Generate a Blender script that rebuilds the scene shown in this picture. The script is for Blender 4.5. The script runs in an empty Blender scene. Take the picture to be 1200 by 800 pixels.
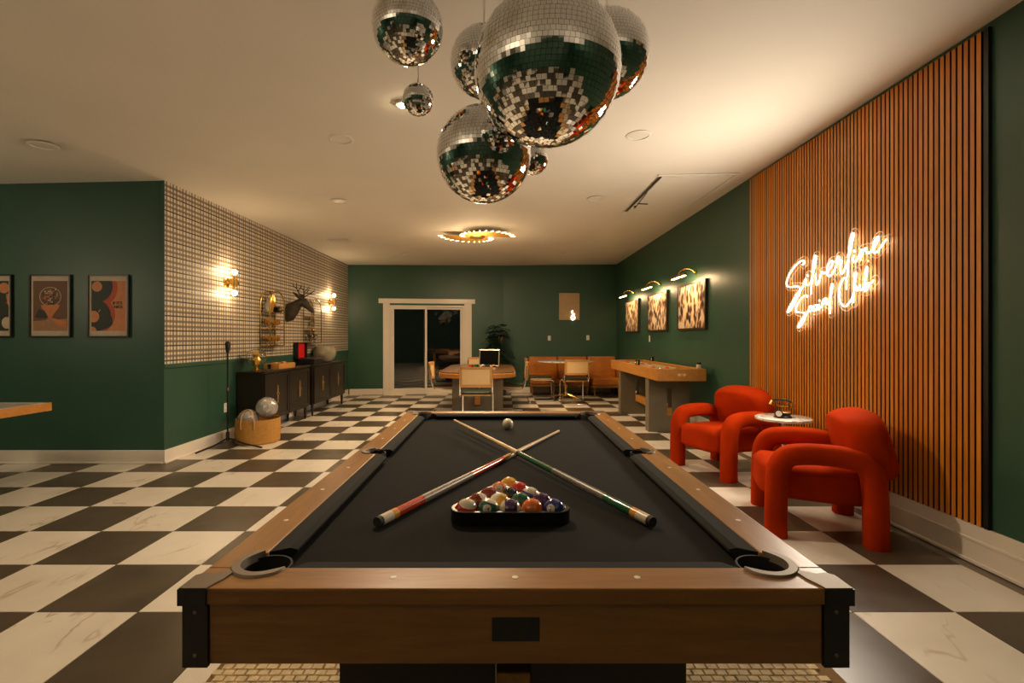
import bpy, bmesh, math, random
from mathutils import Vector, Matrix
random.seed(7)
PI = math.pi
scene = bpy.context.scene
COL = scene.collection

# ------------------------------------------------------------ camera, world, exposure
cam_data = bpy.data.cameras.new('camera')
cam_data.sensor_width = 36.0
cam_data.lens = 572.0 / 1200.0 * 36.0
cam_data.shift_x = 0.010
cam_data.shift_y = -0.0033
cam_data.clip_start = 0.02
cam = bpy.data.objects.new('camera', cam_data)
cam.location = (0, 0, 1.30)
cam.rotation_euler = (PI / 2, 0, 0)
COL.objects.link(cam)
scene.camera = cam

world = bpy.data.worlds.new('night'); scene.world = world
world.use_nodes = True
world.node_tree.nodes['Background'].inputs[0].default_value = (0.001, 0.0012, 0.0014, 1)
world.node_tree.nodes['Background'].inputs[1].default_value = 0.5

vs = scene.view_settings
vs.view_transform = 'Standard'; vs.look = 'None'; vs.gamma = 1.0; vs.use_curve_mapping = False
vs.exposure = 0.0
scene.cycles.max_bounces = 8
scene.cycles.diffuse_bounces = 5
scene.cycles.glossy_bounces = 4
scene.cycles.transmission_bounces = 6
scene.cycles.sample_clamp_indirect = 4.0
scene.cycles.caustics_reflective = False
scene.cycles.caustics_refractive = False

# brightness of the room's own lamps and of the added unseen ones
WARM = (1.0, 0.68, 0.38)
W_SCONCE = 16.0        # each bulb
W_CHANDELIER = 150.0
W_ADDED_LEFT = 125.0
W_ADDED_SIDE = 58.0
W_ADDED_RIGHT = 45.0
W_PICTURE = 7.0
W_PIN = 185.0
NEON = 17.0
W_NEON = 62.0         # the whole sign into the room

# ------------------------------------------------------------ node helpers
class NT:
    def __init__(s, name):
        s.m = bpy.data.materials.new(name); s.m.use_nodes = True
        s.t = s.m.node_tree; s.b = s.t.nodes['Principled BSDF']
    def n(s, kind, **kw):
        o = s.t.nodes.new(kind)
        for k, v in kw.items(): setattr(o, k, v)
        return o
    def link(s, a, b): s.t.links.new(a, b)
    def put(s, sock, v):
        if hasattr(v, 'links') or isinstance(v, bpy.types.NodeSocket): s.link(v, sock)
        else: sock.default_value = v
    def math(s, op, a, b=None):
        o = s.n('ShaderNodeMath', operation=op); s.put(o.inputs[0], a)
        if b is not None: s.put(o.inputs[1], b)
        return o.outputs[0]
    def mix(s, fac, a, b, blend='MIX'):
        o = s.n('ShaderNodeMix', data_type='RGBA', blend_type=blend)
        s.put(o.inputs[0], fac); s.put(o.inputs[6], a); s.put(o.inputs[7], b)
        return o.outputs[2]
    def coord(s, kind='Object', scale=(1, 1, 1), rand=False):
        tc = s.n('ShaderNodeTexCoord'); mp = s.n('ShaderNodeMapping')
        s.link(tc.outputs[kind], mp.inputs[0]); mp.inputs['Scale'].default_value = scale
        if rand:
            oi = s.n('ShaderNodeObjectInfo'); v = s.n('ShaderNodeVectorMath', operation='SCALE')
            v.inputs[0].default_value = (37.1, 53.7, 71.3)
            s.link(oi.outputs['Random'], v.inputs['Scale']); s.link(v.outputs[0], mp.inputs['Location'])
        return mp.outputs[0]
    def noise(s, vec, scale, detail=3, rough=.5, dist=0.0):
        o = s.n('ShaderNodeTexNoise'); s.link(vec, o.inputs['Vector'])
        o.inputs['Scale'].default_value = scale; o.inputs['Detail'].default_value = detail
        o.inputs['Roughness'].default_value = rough; o.inputs['Distortion'].default_value = dist
        return o.outputs['Fac']
    def ramp(s, fac, stops):
        o = s.n('ShaderNodeValToRGB'); s.link(fac, o.inputs[0]); e = o.color_ramp.elements
        while len(e) < len(stops): e.new(.5)
        for k, (p, c) in enumerate(stops):
            e[k].position = p; e[k].color = c if len(c) == 4 else (*c, 1)
        return o.outputs[0]
    def bump(s, h, strength=.2, dist=.01):
        o = s.n('ShaderNodeBump'); s.link(h, o.inputs['Height'])
        o.inputs['Strength'].default_value = strength; o.inputs['Distance'].default_value = dist
        s.link(o.outputs[0], s.b.inputs['Normal'])

def c4(c): return (c[0], c[1], c[2], 1)
def mat(name, col, rough=.5, metal=0.0, var=0.0, vscale=8.0, bump=0.0, bscale=120.0, coat=0.0, sheen=0.0,
        trans=0.0, ior=1.45, emis=None, estr=0.0, alpha=1.0, spec=.5):
    t = NT(name); b = t.b
    b.inputs['Base Color'].default_value = c4(col); b.inputs['Roughness'].default_value = rough
    b.inputs['Metallic'].default_value = metal; b.inputs['Coat Weight'].default_value = coat
    b.inputs['Specular IOR Level'].default_value = spec
    b.inputs['Sheen Weight'].default_value = sheen; b.inputs['Sheen Roughness'].default_value = .4
    b.inputs['Transmission Weight'].default_value = trans; b.inputs['IOR'].default_value = ior
    b.inputs['Alpha'].default_value = alpha
    if emis: b.inputs['Emission Color'].default_value = c4(emis); b.inputs['Emission Strength'].default_value = estr
    if var > 0:
        v = t.noise(t.coord(), vscale, 4)
        lo = tuple(x * (1 - var) for x in col); hi = tuple(min(1, x * (1 + var)) for x in col)
        t.link(t.ramp(v, [(.3, lo), (.7, hi)]), b.inputs['Base Color'])
    if bump > 0: t.bump(t.noise(t.coord(), bscale, 3), bump, .004)
    return t.m

def wood(name, c1, c2, axis='X', rough=.4, scale=6.0, coat=0.0, rand=True):
    t = NT(name); s = {'X': (.12, 1, 1), 'Y': (1, .12, 1), 'Z': (1, 1, .12)}[axis]
    co = t.coord(scale=s, rand=rand)
    f = t.noise(co, scale * 3, 6, .6, .6); g = t.noise(co, scale * 14, 3, .6)
    base = t.ramp(f, [(.3, c1), (.7, c2)])
    fine = t.ramp(g, [(.35, (.72, .72, .72)), (.65, (1, 1, 1))])
    t.link(t.mix(.6, base, fine, 'MULTIPLY'), t.b.inputs['Base Color'])
    t.b.inputs['Roughness'].default_value = rough; t.b.inputs['Coat Weight'].default_value = coat
    t.bump(g, .12, .002)
    return t.m

M = {}
def wall_paint(name, col):
    t = NT(name); f = t.noise(t.coord(), 1.6, 4)
    t.link(t.ramp(f, [(.3, tuple(x * .90 for x in col)), (.7, tuple(x * 1.08 for x in col))]), t.b.inputs['Base Color'])
    t.b.inputs['Roughness'].default_value = .42
    t.bump(t.noise(t.coord(), 260, 2), .05, .002)
    return t.m
M['green'] = wall_paint('green_paint', (.028, .086, .054))
M['ceil'] = mat('ceiling_paint', (.80, .75, .66), .75, var=.03, vscale=1.2, bump=.04, bscale=180)
M['trim'] = mat('white_trim', (.78, .72, .63), .22, var=.03, vscale=3)
M['white'] = mat('white_plastic', (.80, .76, .68), .35)
M['black'] = mat('black_satin', (.010, .010, .010), .38)
M['blackm'] = mat('black_matte', (.014, .013, .012), .7)
M['brass'] = mat('brass', (.80, .50, .14), .22, 1.0)
M['gold'] = mat('gold_leaf', (.85, .52, .13), .28, 1.0)
M['chrome'] = mat('chrome', (.82, .80, .76), .12, 1.0)
M['gunmetal'] = mat('gunmetal', (.22, .18, .14), .52, .8)
M['grout'] = mat('grout', (.20, .17, .13), .8)

def tile_mat(name, dark):
    t = NT(name); co = t.coord(rand=True); cs_ = t.coord(scale=(1.0, .42, 1), rand=True)
    f = t.noise(co, 3.0, 5, .55, .4)
    if dark:
        base = t.ramp(f, [(.25, (.060, .046, .030)), (.75, (.098, .077, .050))])
        v = t.noise(co, 2.2, 2.5, .5, 1.0)
        vein = t.ramp(t.math('ABSOLUTE', t.math('SUBTRACT', v, .5)), [(.0, (1, 1, 1)), (.003, (0, 0, 0))])
        msk = t.ramp(t.noise(co, 1.7, 2), [(.62, (0, 0, 0)), (.74, (.22, .22, .22))])
        col = t.mix(t.mix(1.0, vein, msk, 'MULTIPLY'), base, (.20, .17, .12, 1))
    else:
        base = t.ramp(f, [(.2, (.66, .61, .52)), (.8, (.80, .75, .66))])
        v = t.noise(cs_, 3.4, 3.5, .55, .5)
        vein = t.ramp(t.math('ABSOLUTE', t.math('SUBTRACT', v, .5)), [(.0, (1, 1, 1)), (.004, (.75, .75, .75)), (.016, (0, 0, 0))])
        msk = t.ramp(t.noise(co, 2.6, 3), [(.47, (0, 0, 0)), (.66, (.75, .75, .75))])
        col = t.mix(t.mix(1.0, vein, msk, 'MULTIPLY'), base, (.30, .22, .13, 1))
    t.link(col, t.b.inputs['Base Color'])
    t.link(t.ramp(t.noise(co, 6, 4), [(.3, (.28,) * 3), (.7, (.38,) * 3)]), t.b.inputs['Roughness'])
    return t.m
M['tile_w'] = tile_mat('marble_tile', False)
M['tile_b'] = tile_mat('slate_tile', True)

def plaid():
    t = NT('plaid_wallpaper'); tc = t.n('ShaderNodeTexCoord'); sp = t.n('ShaderNodeSeparateXYZ')
    t.link(tc.outputs['Object'], sp.inputs[0])
    p = .157
    def fr(sock, off): return t.math('FRACT', t.math('DIVIDE', t.math('SUBTRACT', sock, off), p))
    def band(f, a, b): return t.math('MULTIPLY', t.math('GREATER_THAN', f, a), t.math('LESS_THAN', f, b))
    fu = fr(sp.outputs[1], 5.145); fv = fr(sp.outputs[2], 1.056)
    col = (.74, .66, .53, 1)
    for f in (fu, fv):
        for a, b in ((.26, .43), (.60, .77)):
            col = t.mix(t.math('MULTIPLY', band(f, a, b), .80), col, (.13, .085, .042, 1))
    for f in (fu, fv):
        col = t.mix(t.math('MULTIPLY', band(f, .13, .17), .35), col, (.20, .14, .075, 1))
    col = t.mix(t.math('MULTIPLY', band(fu, 0, .07), .85), col, (.035, .030, .018, 1))
    col = t.mix(t.math('MULTIPLY', band(fv, 0, .095), .97), col, (.022, .024, .015, 1))
    t.link(col, t.b.inputs['Base Color']); t.b.inputs['Roughness'].default_value = .5
    return t.m
M['plaid'] = plaid()

# ------------------------------------------------------------ mesh helpers
class MB:
    def __init__(s): s.v = []; s.f = []
    def add(s, vs, fs):
        o = len(s.v); s.v += [tuple(v) for v in vs]; s.f += [tuple(i + o for i in f) for f in fs]
        return s
    def box(s, c, d, rot=None):
        vs = [Vector(((i & 1) - .5, ((i >> 1) & 1) - .5, ((i >> 2) & 1) - .5)) for i in range(8)]
        vs = [Vector((v.x * d[0], v.y * d[1], v.z * d[2])) for v in vs]
        if rot is not None: vs = [rot @ v for v in vs]
        c = Vector(c)
        return s.add([v + c for v in vs], [(0, 2, 3, 1), (4, 5, 7, 6), (0, 1, 5, 4), (2, 6, 7, 3), (0, 4, 6, 2), (1, 3, 7, 5)])
    def box2(s, a, b):
        return s.box([(a[i] + b[i]) / 2 for i in range(3)], [abs(b[i] - a[i]) for i in range(3)])
    def prism(s, pts, z0, z1, xf=None):
        n = len(pts)
        area = sum(pts[i][0] * pts[(i + 1) % n][1] - pts[(i + 1) % n][0] * pts[i][1] for i in range(n))
        if area < 0: pts = pts[::-1]
        vs = [Vector((x, y, z0)) for x, y in pts] + [Vector((x, y, z1)) for x, y in pts]
        if xf: vs = [xf(v) for v in vs]
        fs = [tuple(range(n))[::-1], tuple(range(n, 2 * n))] + [(i, (i + 1) % n, n + (i + 1) % n, n + i) for i in range(n)]
        return s.add(vs, fs)
    def loft(s, rings, closed=False, caps=True):
        n = len(rings[0]); vs = [p for r in rings for p in r]; fs = []; m = len(rings)
        for k in range(m if closed else m - 1):
            a = k * n; b = ((k + 1) % m) * n
            for i in range(n):
                j = (i + 1) % n; fs.append((a + i, a + j, b + j, b + i))
        if caps and not closed:
            fs.append(tuple(range(n))[::-1]); fs.append(tuple((m - 1) * n + i for i in range(n)))
        return s.add(vs, fs)
    def tube(s, path, r, seg=8, closed=False, caps=True, flat=None):
        P = [Vector(p) for p in path]; n = len(P); rings = []; up = None
        R = r if isinstance(r, list) else [r] * n
        for i in range(n):
            a = P[(i - 1) % n] if (closed or i > 0) else P[i]
            b = P[(i + 1) % n] if (closed or i < n - 1) else P[i]
            t = (b - a); t = t.normalized() if t.length > 1e-9 else Vector((0, 0, 1))
            if up is None:
                up = Vector((0, 0, 1)) if abs(t.z) < .9 else Vector((1, 0, 0))
            up = (up - t * up.dot(t))
            if up.length < 1e-6: up = t.orthogonal()
            up.normalize(); w = t.cross(up)
            rx, ry = (R[i] if isinstance(R[i], (tuple, list)) else (R[i], R[i]))
            rings.append([P[i] + up * (math.cos(2 * PI * k / seg) * ry) + w * (math.sin(2 * PI * k / seg) * rx) for k in range(seg)])
        return s.loft(rings, closed, caps)
    def cyl(s, a, b, r, r2=None, seg=16):
        return s.tube([a, b], [r, r if r2 is None else r2], seg)
    def lathe(s, prof, seg=24, c=(0, 0, 0), close=False):
        rings = [[Vector((c[0] + math.cos(2 * PI * k / seg) * r, c[1] + math.sin(2 * PI * k / seg) * r, c[2] + z)) for k in range(seg)] for r, z in prof]
        return s.loft(rings, close, not close)
    def sphere(s, c, r, seg=16, rings=10, sc=(1, 1, 1)):
        vs = []; fs = []
        vs.append((c[0], c[1], c[2] - r * sc[2]))
        for i in range(1, rings):
            p = -PI / 2 + PI * i / rings
            for k in range(seg):
                a = 2 * PI * k / seg
                vs.append((c[0] + r * sc[0] * math.cos(p) * math.cos(a), c[1] + r * sc[1] * math.cos(p) * math.sin(a), c[2] + r * sc[2] * math.sin(p)))
        vs.append((c[0], c[1], c[2] + r * sc[2])); t = len(vs) - 1
        for k in range(seg): fs.append((0, 1 + (k + 1) % seg, 1 + k))
        for i in range(rings - 2):
            a = 1 + i * seg; b = a + seg
            for k in range(seg): fs.append((a + k, a + (k + 1) % seg, b + (k + 1) % seg, b + k))
        a = 1 + (rings - 2) * seg
        for k in range(seg): fs.append((a + k, a + (k + 1) % seg, t))
        return s.add(vs, fs)
    def mesh(s, name):
        me = bpy.data.meshes.new(name); me.from_pydata(s.v, [], s.f); me.update()
        return me
    def build(s, name, m, parent=None, smooth=False, bevel=0.0, bseg=2, sub=0, angle=40):
        return link(name, s.mesh(name), m, parent, smooth, bevel, bseg, sub, angle)

def link(name, me, m, parent=None, smooth=False, bevel=0.0, bseg=2, sub=0, angle=40):
    if m is not None and not me.materials: me.materials.append(m)
    o = bpy.data.objects.new(name, me); COL.objects.link(o)
    if parent is not None: o.parent = parent
    if bevel > 0:
        b = o.modifiers.new('bevel', 'BEVEL'); b.width = bevel; b.segments = bseg; b.limit_method = 'ANGLE'; b.angle_limit = math.radians(angle)
    if sub:
        d = o.modifiers.new('sub', 'SUBSURF'); d.levels = sub; d.render_levels = sub
    if smooth or bevel > 0:
        if smooth: me.shade_smooth()
        if smooth and hasattr(me, 'set_sharp_from_angle') and not sub: me.set_sharp_from_angle(angle=math.radians(angle))
    return o

def tag(o, label, cat, group=None):
    o['label'] = label; o['category'] = cat
    if group: o['group'] = group
    return o
def struct(o, label=None):
    o['kind'] = 'structure'
    if label: o['label'] = label
    return o
def thing(name, label, cat, loc=(0, 0, 0), rz=0.0, group=None):
    o = bpy.data.objects.new(name, None); o.empty_display_size = .05; COL.objects.link(o)
    o.location = loc; o.rotation_euler = (0, 0, rz)
    return tag(o, label, cat, group)
def dup(root, loc, rz=None, label=None, group=None):
    r = root.copy(); COL.objects.link(r); r.location = loc
    if rz is not None: r.rotation_euler = (0, 0, rz)
    if label: r['label'] = label
    if group: r['group'] = group
    for ch in list(root.children):
        c = ch.copy(); COL.objects.link(c); c.parent = r
        for g in ch.children:
            d = g.copy(); COL.objects.link(d); d.parent = c
    return r
def light(name, kind, loc, energy, color=WARM, parent=None, size=.05, rot=None, size_y=None, spot=None):
    d = bpy.data.lights.new(name, kind); d.energy = energy; d.color = color
    if kind == 'AREA':
        d.size = size
        if size_y: d.shape = 'RECTANGLE'; d.size_y = size_y
    else: d.shadow_soft_size = size
    if kind == 'SPOT': d.spot_size = spot; d.spot_blend = .6
    o = bpy.data.objects.new(name, d); COL.objects.link(o); o.location = loc
    if rot: o.rotation_euler = rot
    if parent: o.parent = parent
    return o
def smooth_path(pts, sub=4, closed=False):
    P = [Vector(p) for p in pts]; n = len(P); out = []
    rng = range(n if closed else n - 1)
    for i in rng:
        p0 = P[(i - 1) % n] if (closed or i > 0) else P[i]; p1 = P[i]; p2 = P[(i + 1) % n]
        p3 = P[(i + 2) % n] if (closed or i + 2 < n) else p2
        for k in range(sub):
            t = k / sub
            out.append(.5 * ((2 * p1) + (p2 - p0) * t + (2 * p0 - 5 * p1 + 4 * p2 - p3) * t * t + (3 * p1 - p0 - 3 * p2 + p3) * t ** 3))
    if not closed: out.append(P[-1])
    return out
def arc(cx, cy, r, a0, a1, n):
    return [(cx + r * math.cos(a0 + (a1 - a0) * k / n), cy + r * math.sin(a0 + (a1 - a0) * k / n)) for k in range(n + 1)]
def rrect(w, h, r, n=4, cx=0, cy=0):
    out = []
    for sx, sy, a in ((1, 1, 0), (-1, 1, PI / 2), (-1, -1, PI), (1, -1, 1.5 * PI)):
        out += arc(cx + sx * (w / 2 - r), cy + sy * (h / 2 - r), r, a, a + PI / 2, n)
    return out
def text_mesh(s, size, name='lettering', extrude=.0005, align='CENTER', bold=0.0):
    c = bpy.data.curves.new('t', 'FONT'); c.body = s; c.size = size; c.extrude = extrude
    c.align_x = align; c.align_y = 'CENTER'; c.resolution_u = 3; c.offset = bold
    o = bpy.data.objects.new('t', c); COL.objects.link(o)
    dg = bpy.context.evaluated_depsgraph_get()
    me = bpy.data.meshes.new_from_object(o.evaluated_get(dg)); me.name = name
    COL.objects.unlink(o); bpy.data.objects.remove(o); bpy.data.curves.remove(c)
    me.materials.clear()
    return me

# ------------------------------------------------------------ the room
XL, XR, YW = -3.50, 2.74, 5.06          # plaid wall, right wall, left front wall
XFAR, YBEHIND = -7.0, -3.0
BA, BB, BC = (-3.50, 11.12), (0.04, 11.58), (2.74, 11.65)    # the back wall bends at BB
def zc(x): return 2.94 + (x + 3.5) / 6.24 * .12               # the ceiling climbs a little to the right

TILE = .4851; TI = 3.564; TJ = 4.7785
fl = MB().box2((XFAR - .1, YBEHIND - .1, -.08), (XR + .1, 12.0, -.007)).build('floor', M['grout'])
struct(fl, 'black and white checkerboard tile floor')
tb = MB(); e = TILE / 2 - .0012
tb.add([(-e, -e, -.0065), (e, -e, -.0065), (e, e, -.0065), (-e, e, -.0065),
        (-e + .001, -e + .001, 0), (e - .001, -e + .001, 0), (e - .001, e - .001, 0), (-e + .001, e - .001, 0)],
       [(3, 2, 1, 0), (4, 5, 6, 7), (0, 1, 5, 4), (1, 2, 6, 5), (2, 3, 7, 6), (3, 0, 4, 7)])
tmw = tb.mesh('tile'); tmw.materials.append(M['tile_w'])
tmb = tb.mesh('tile'); tmb.materials.append(M['tile_b'])
tiles = []
for i in range(-8, 10):
    for j in range(-12, 20):
        x = (i + .5 - TI) * TILE; y = (j + .5 + TJ) * TILE
        if x > XR or y > 11.8 or (x < XL - .2 and y > YW + .2): continue
        px = py = None
        if y > .9:
            px = 588 + 572 * x / y; py = 396 + 572 * 1.3 / y
        seen = px is not None and -60 < px < 1260 and py < 860
        if seen and py < 800 and py > 482:                  # hidden behind the pool table
            k = (py - 396)
            if 588 - 1.20 * k < px < 588 + 1.30 * k and py < 690: seen = False
            if 225 < px < 975 and 690 <= py < 785: seen = False
        tiles.append((0 if not seen else 1 / y ** 3, i, j, x, y))
for i in range(-12, -8):
    for j in range(-12, 6):
        x = (i + .5 - TI) * TILE; y = (j + .5 + TJ) * TILE
        if x < XFAR or y > YW + .2: continue
        px = 588 + 572 * x / y if y > 1 else -999
        tiles.append((1 / y ** 3 if px > -60 else 0, i, j, x, y))
tiles.sort(reverse=True)
rest = {0: MB(), 1: MB()}
for n, (w, i, j, x, y) in enumerate(tiles):
    if n < 296 and w > 0:
        o = bpy.data.objects.new('tile', tmb if (i + j) % 2 else tmw); COL.objects.link(o)
        o.parent = fl; o.location = (x, y, 0)
    else:
        rest[(i + j) % 2].add([(v[0] + x, v[1] + y, v[2]) for v in tb.v], tb.f)
for k in (0, 1):
    o = rest[k].build('tile_field', M['tile_b' if k else 'tile_w'], fl); o['kind'] = 'stuff'

def wall(name, a, b, m=None, label=None): return struct(MB().box2(a, b).build(name, m or M['green']), label)
ZT = 3.25
wall('wall_right', (XR, YBEHIND, -.01), (XR + .12, 11.8, ZT), label='dark green painted right wall')
wall('wall_left_front', (XFAR, YW, -.01), (XL - .005, YW + .12, ZT), label='dark green wall holding the framed posters')
wall('wall_far_left', (XFAR - .12, YBEHIND, -.01), (XFAR, YW + .12, ZT), label='dark green wall of the side room')
wall('wall_behind', (XFAR - .12, YBEHIND - .12, -.01), (XR + .12, YBEHIND, ZT), label='dark green wall behind the viewer')
wl = wall('wall_left', (XL - .12, YW, -.01), (XL, 11.3, 1.0), label='left wall with dark green paint below plaid wallpaper')
MB().box2((XL - .12, YW, 1.0), (XL + .001, 11.3, ZT)).build('plaid_wallpaper', M['plaid'], wl)
MB().box2((XL, YW - .005, .985), (XL + .016, 11.14, 1.03)).build('chair_rail', M['green'], wl, bevel=.004)
MB().box2((XL - .035, YW - .006, .96), (XL + .006, YW + .002, 2.94)).build('corner_strip', M['green'], wl, bevel=.003)

# back wall with the opening of the sliding door
bd = Vector((BB[0] - BA[0], BB[1] - BA[1])); BL = bd.length; bd.normalize()
def bw(u, d, z):            # along the angled back wall, d out of it towards the room
    return Vector((BA[0] + bd.x * u + bd.y * d, BA[1] + bd.y * u - bd.x * d, z))
def bbox(mb, u0, u1, d0, d1, z0, z1):
    q = [bw(u, d, z) for z in (z0, z1) for d in (d1, d0) for u in (u0, u1)]
    return mb.add(q, [(0, 2, 3, 1), (4, 5, 7, 6), (0, 1, 5, 4), (2, 6, 7, 3), (0, 4, 6, 2), (1, 3, 7, 5)])
U0, U1, ZD = .93, 2.645, 2.06
m = MB(); bbox(m, -.1, U0, -.12, 0, -.01, ZT); bbox(m, U1, BL, -.12, 0, -.01, ZT); bbox(m, U0, U1, -.12, 0, ZD, ZT)
wb = struct(m.build('wall_back', M['green']), 'dark green back wall around the sliding door')
m = MB()
m.prism([BB, BC, (BC[0], BC[1] + .12), (BB[0], BB[1] + .12)], -.01, ZT)
struct(m.build('wall_back_right', M['green']), 'dark green back wall above the leather seating')

# ceiling: side room, front room and back room, each a slightly different plane
KX = -3.5
def ceil_piece(pts, dz=0):
    mb = MB(); n = len(pts)
    mb.add([(x, y, z) for x, y, z in pts] + [(x, y, z + .2) for x, y, z in pts],
           [tuple(range(n))[::-1], tuple(range(n, 2 * n))] + [(i, (i + 1) % n, n + (i + 1) % n, n + i) for i in range(n)])
    return mb
cm = MB()
for pts in ([(KX, YW, zc(KX) - .004), (XR, YW, zc(XR) + .006), (XR, 11.8, zc(XR)), (KX, 11.8, zc(KX) + .03)][::1],
            [(-4.3, YBEHIND, 2.99), (XR, YBEHIND, 3.10), (XR, YW, zc(XR) + .002), (KX, YW, zc(KX) - .008)],
            [(XFAR, YBEHIND, 2.84), (-4.3, YBEHIND, 2.99), (KX, YW, zc(KX) - .008), (XFAR, YW, 2.86)]):
    p = ceil_piece(pts); cm.add(p.v, p.f)
struct(cm.build('ceiling', M['ceil']), 'warm white painted ceiling')

# baseboards
def baseboard(name, path_fn, L, h, shoe=True):
    mb = MB(); path_fn(mb, 0, L, 0, .016, 0, h); o = struct(mb.build(name, M['trim'], bevel=.003), 'white painted baseboard')
    if shoe:
        mb = MB(); path_fn(mb, 0, L, .0165, .03, 0, .022); mb.build('shoe_moulding', M['trim'], o, bevel=.005)
    return o
baseboard('baseboard_left', lambda b, a, l, d0, d1, z0, z1: b.box2((XL + d0, YW + a - .016, z0), (XL + d1, YW + l, z1)), 6.03, .14)
baseboard('baseboard_left_front', lambda b, a, l, d0, d1, z0, z1: b.box2((XFAR, YW - d0, z0), (XL + .0, YW - d1, z1)), 1, .14)
baseboard('baseboard_back', lambda b, a, l, d0, d1, z0, z1: (bbox(b, .03, U0 - .155, d0, d1, z0, z1), bbox(b, U1 + .155, BL, d0, d1, z0, z1)), 1, .14)
baseboard('baseboard_back_right', lambda b, a, l, d0, d1, z0, z1: b.prism([(BB[0], BB[1] - d0), (BC[0] - .03, BC[1] - d0), (BC[0] - .03, BC[1] - d1), (BB[0], BB[1] - d1)], z0, z1), 1, .14)
br = baseboard('baseboard_right', lambda b, a, l, d0, d1, z0, z1: b.box2((XR - d0, YBEHIND, z0), (XR - d1, 11.62, z1)), 1, .225)
MB().box2((XR - .024, YBEHIND, .128), (XR - .0162, 11.6, .146)).build('ledge', M['trim'], br, bevel=.003)

# sliding door
dr = struct(thing('door_1', 'white framed sliding glass door to the dark night outside', 'door'))
del dr['category']
M['glass'] = mat('door_glass', (.9, .95, .93), .02, trans=1.0, ior=1.8)
m = MB(); bbox(m, U0 - .15, U0 + .0, .001, .022, 0, 2.10); m.build('casing', M['trim'], dr, bevel=.003)
m = MB(); bbox(m, U1, U1 + .17, .001, .022, 0, 2.10); m.build('casing', M['trim'], dr, bevel=.003)
m = MB(); bbox(m, U0 - .25, U1 + .25, .001, .035, 2.10, 2.21); m.build('lintel', M['trim'], dr, bevel=.004)
m = MB(); bbox(m, U0, U0 + .045, -.11, 0, 0, ZD); bbox(m, U1 - .045, U1, -.11, 0, 0, ZD); bbox(m, U0 + .045, U1 - .045, -.11, 0, ZD - .04, ZD); bbox(m, U0 + .045, U1 - .045, -.11, 0, 0, .05)
m.build('door_frame', M['trim'], dr, bevel=.002)
UM = (U0 + U1) / 2 - .05
for k, (a, b, d0, d1) in enumerate(((U0 + .045, UM + .04, -.045, -.015), (UM - .04, U1 - .045, -.09, -.06))):
    s = MB(); w = .05
    bbox(s, a, a + w, d0, d1, .05, ZD - .04); bbox(s, b - w, b, d0, d1, .05, ZD - .04)
    bbox(s, a + w, b - w, d0, d1, ZD - .09, ZD - .04); bbox(s, a + w, b - w, d0, d1, .05, .14)
    so = s.build('sliding_sash', M['trim'], dr, bevel=.003)
    g = MB(); bbox(g, a + w - .005, b - w + .005, d0 + .012, d0 + .018, .135, ZD - .085); g.build('pane', M['glass'], so)
h = MB(); p0 = bw(U1 - .075, -.045, .95); p1 = bw(U1 - .075, -.045, 1.15)
h.tube([bw(U1 - .075, -.062, .95), p0, p1, bw(U1 - .075, -.062, 1.15)], .009); h.build('door_handle', M['white'], dr, smooth=True)
# dark patio outside
M['patio'] = mat('night_patio', (.03, .03, .03), .8)
struct(MB().box2((-4.5, 12.02, -.2), (3.5, 15, -.05)).build('ground', M['patio']), 'dark patio floor beyond the glass door')

# ------------------------------------------------------------ slatted wall panel
t = NT('orange_slat_wood')
co = t.coord(scale=(1, 1, .06), rand=True)
oi = t.n('ShaderNodeObjectInfo')
base = t.ramp(oi.outputs['Random'], [(0, (.60, .190, .010)), (.5, (.70, .24, .014)), (1, (.78, .28, .018))])
t.link(t.mix(.7, base, t.ramp(t.noise(co, 40, 5, .6, .5), [(.3, (.62, .58, .52)), (.7, (1, 1, 1))]), 'MULTIPLY'), t.b.inputs['Base Color'])
t.b.inputs['Roughness'].default_value = .42
M['slat'] = t.m
S0, S1 = 2.735, 5.36
panel = thing('slat_panel', 'floor to ceiling orange wood slat panel on the right wall behind the neon sign', 'wall panel', (XR, S0, .226))
PH = 2.825
MB().box2((-.008, 0, 0), (-.0005, S1 - S0, PH - .01)).build('backing', M['blackm'], panel)
NS = 67; pit = (S1 - S0 - .03) / NS
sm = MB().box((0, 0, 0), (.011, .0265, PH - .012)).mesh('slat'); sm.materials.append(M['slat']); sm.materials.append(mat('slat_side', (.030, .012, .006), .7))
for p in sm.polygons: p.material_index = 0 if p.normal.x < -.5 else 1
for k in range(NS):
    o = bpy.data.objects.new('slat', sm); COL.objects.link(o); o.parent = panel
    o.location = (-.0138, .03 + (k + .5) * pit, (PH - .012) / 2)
MB().box2((-.022, -.008, 0), (-.0005, .018, PH - .01)).build('end_trim', M['black'], panel)

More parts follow.
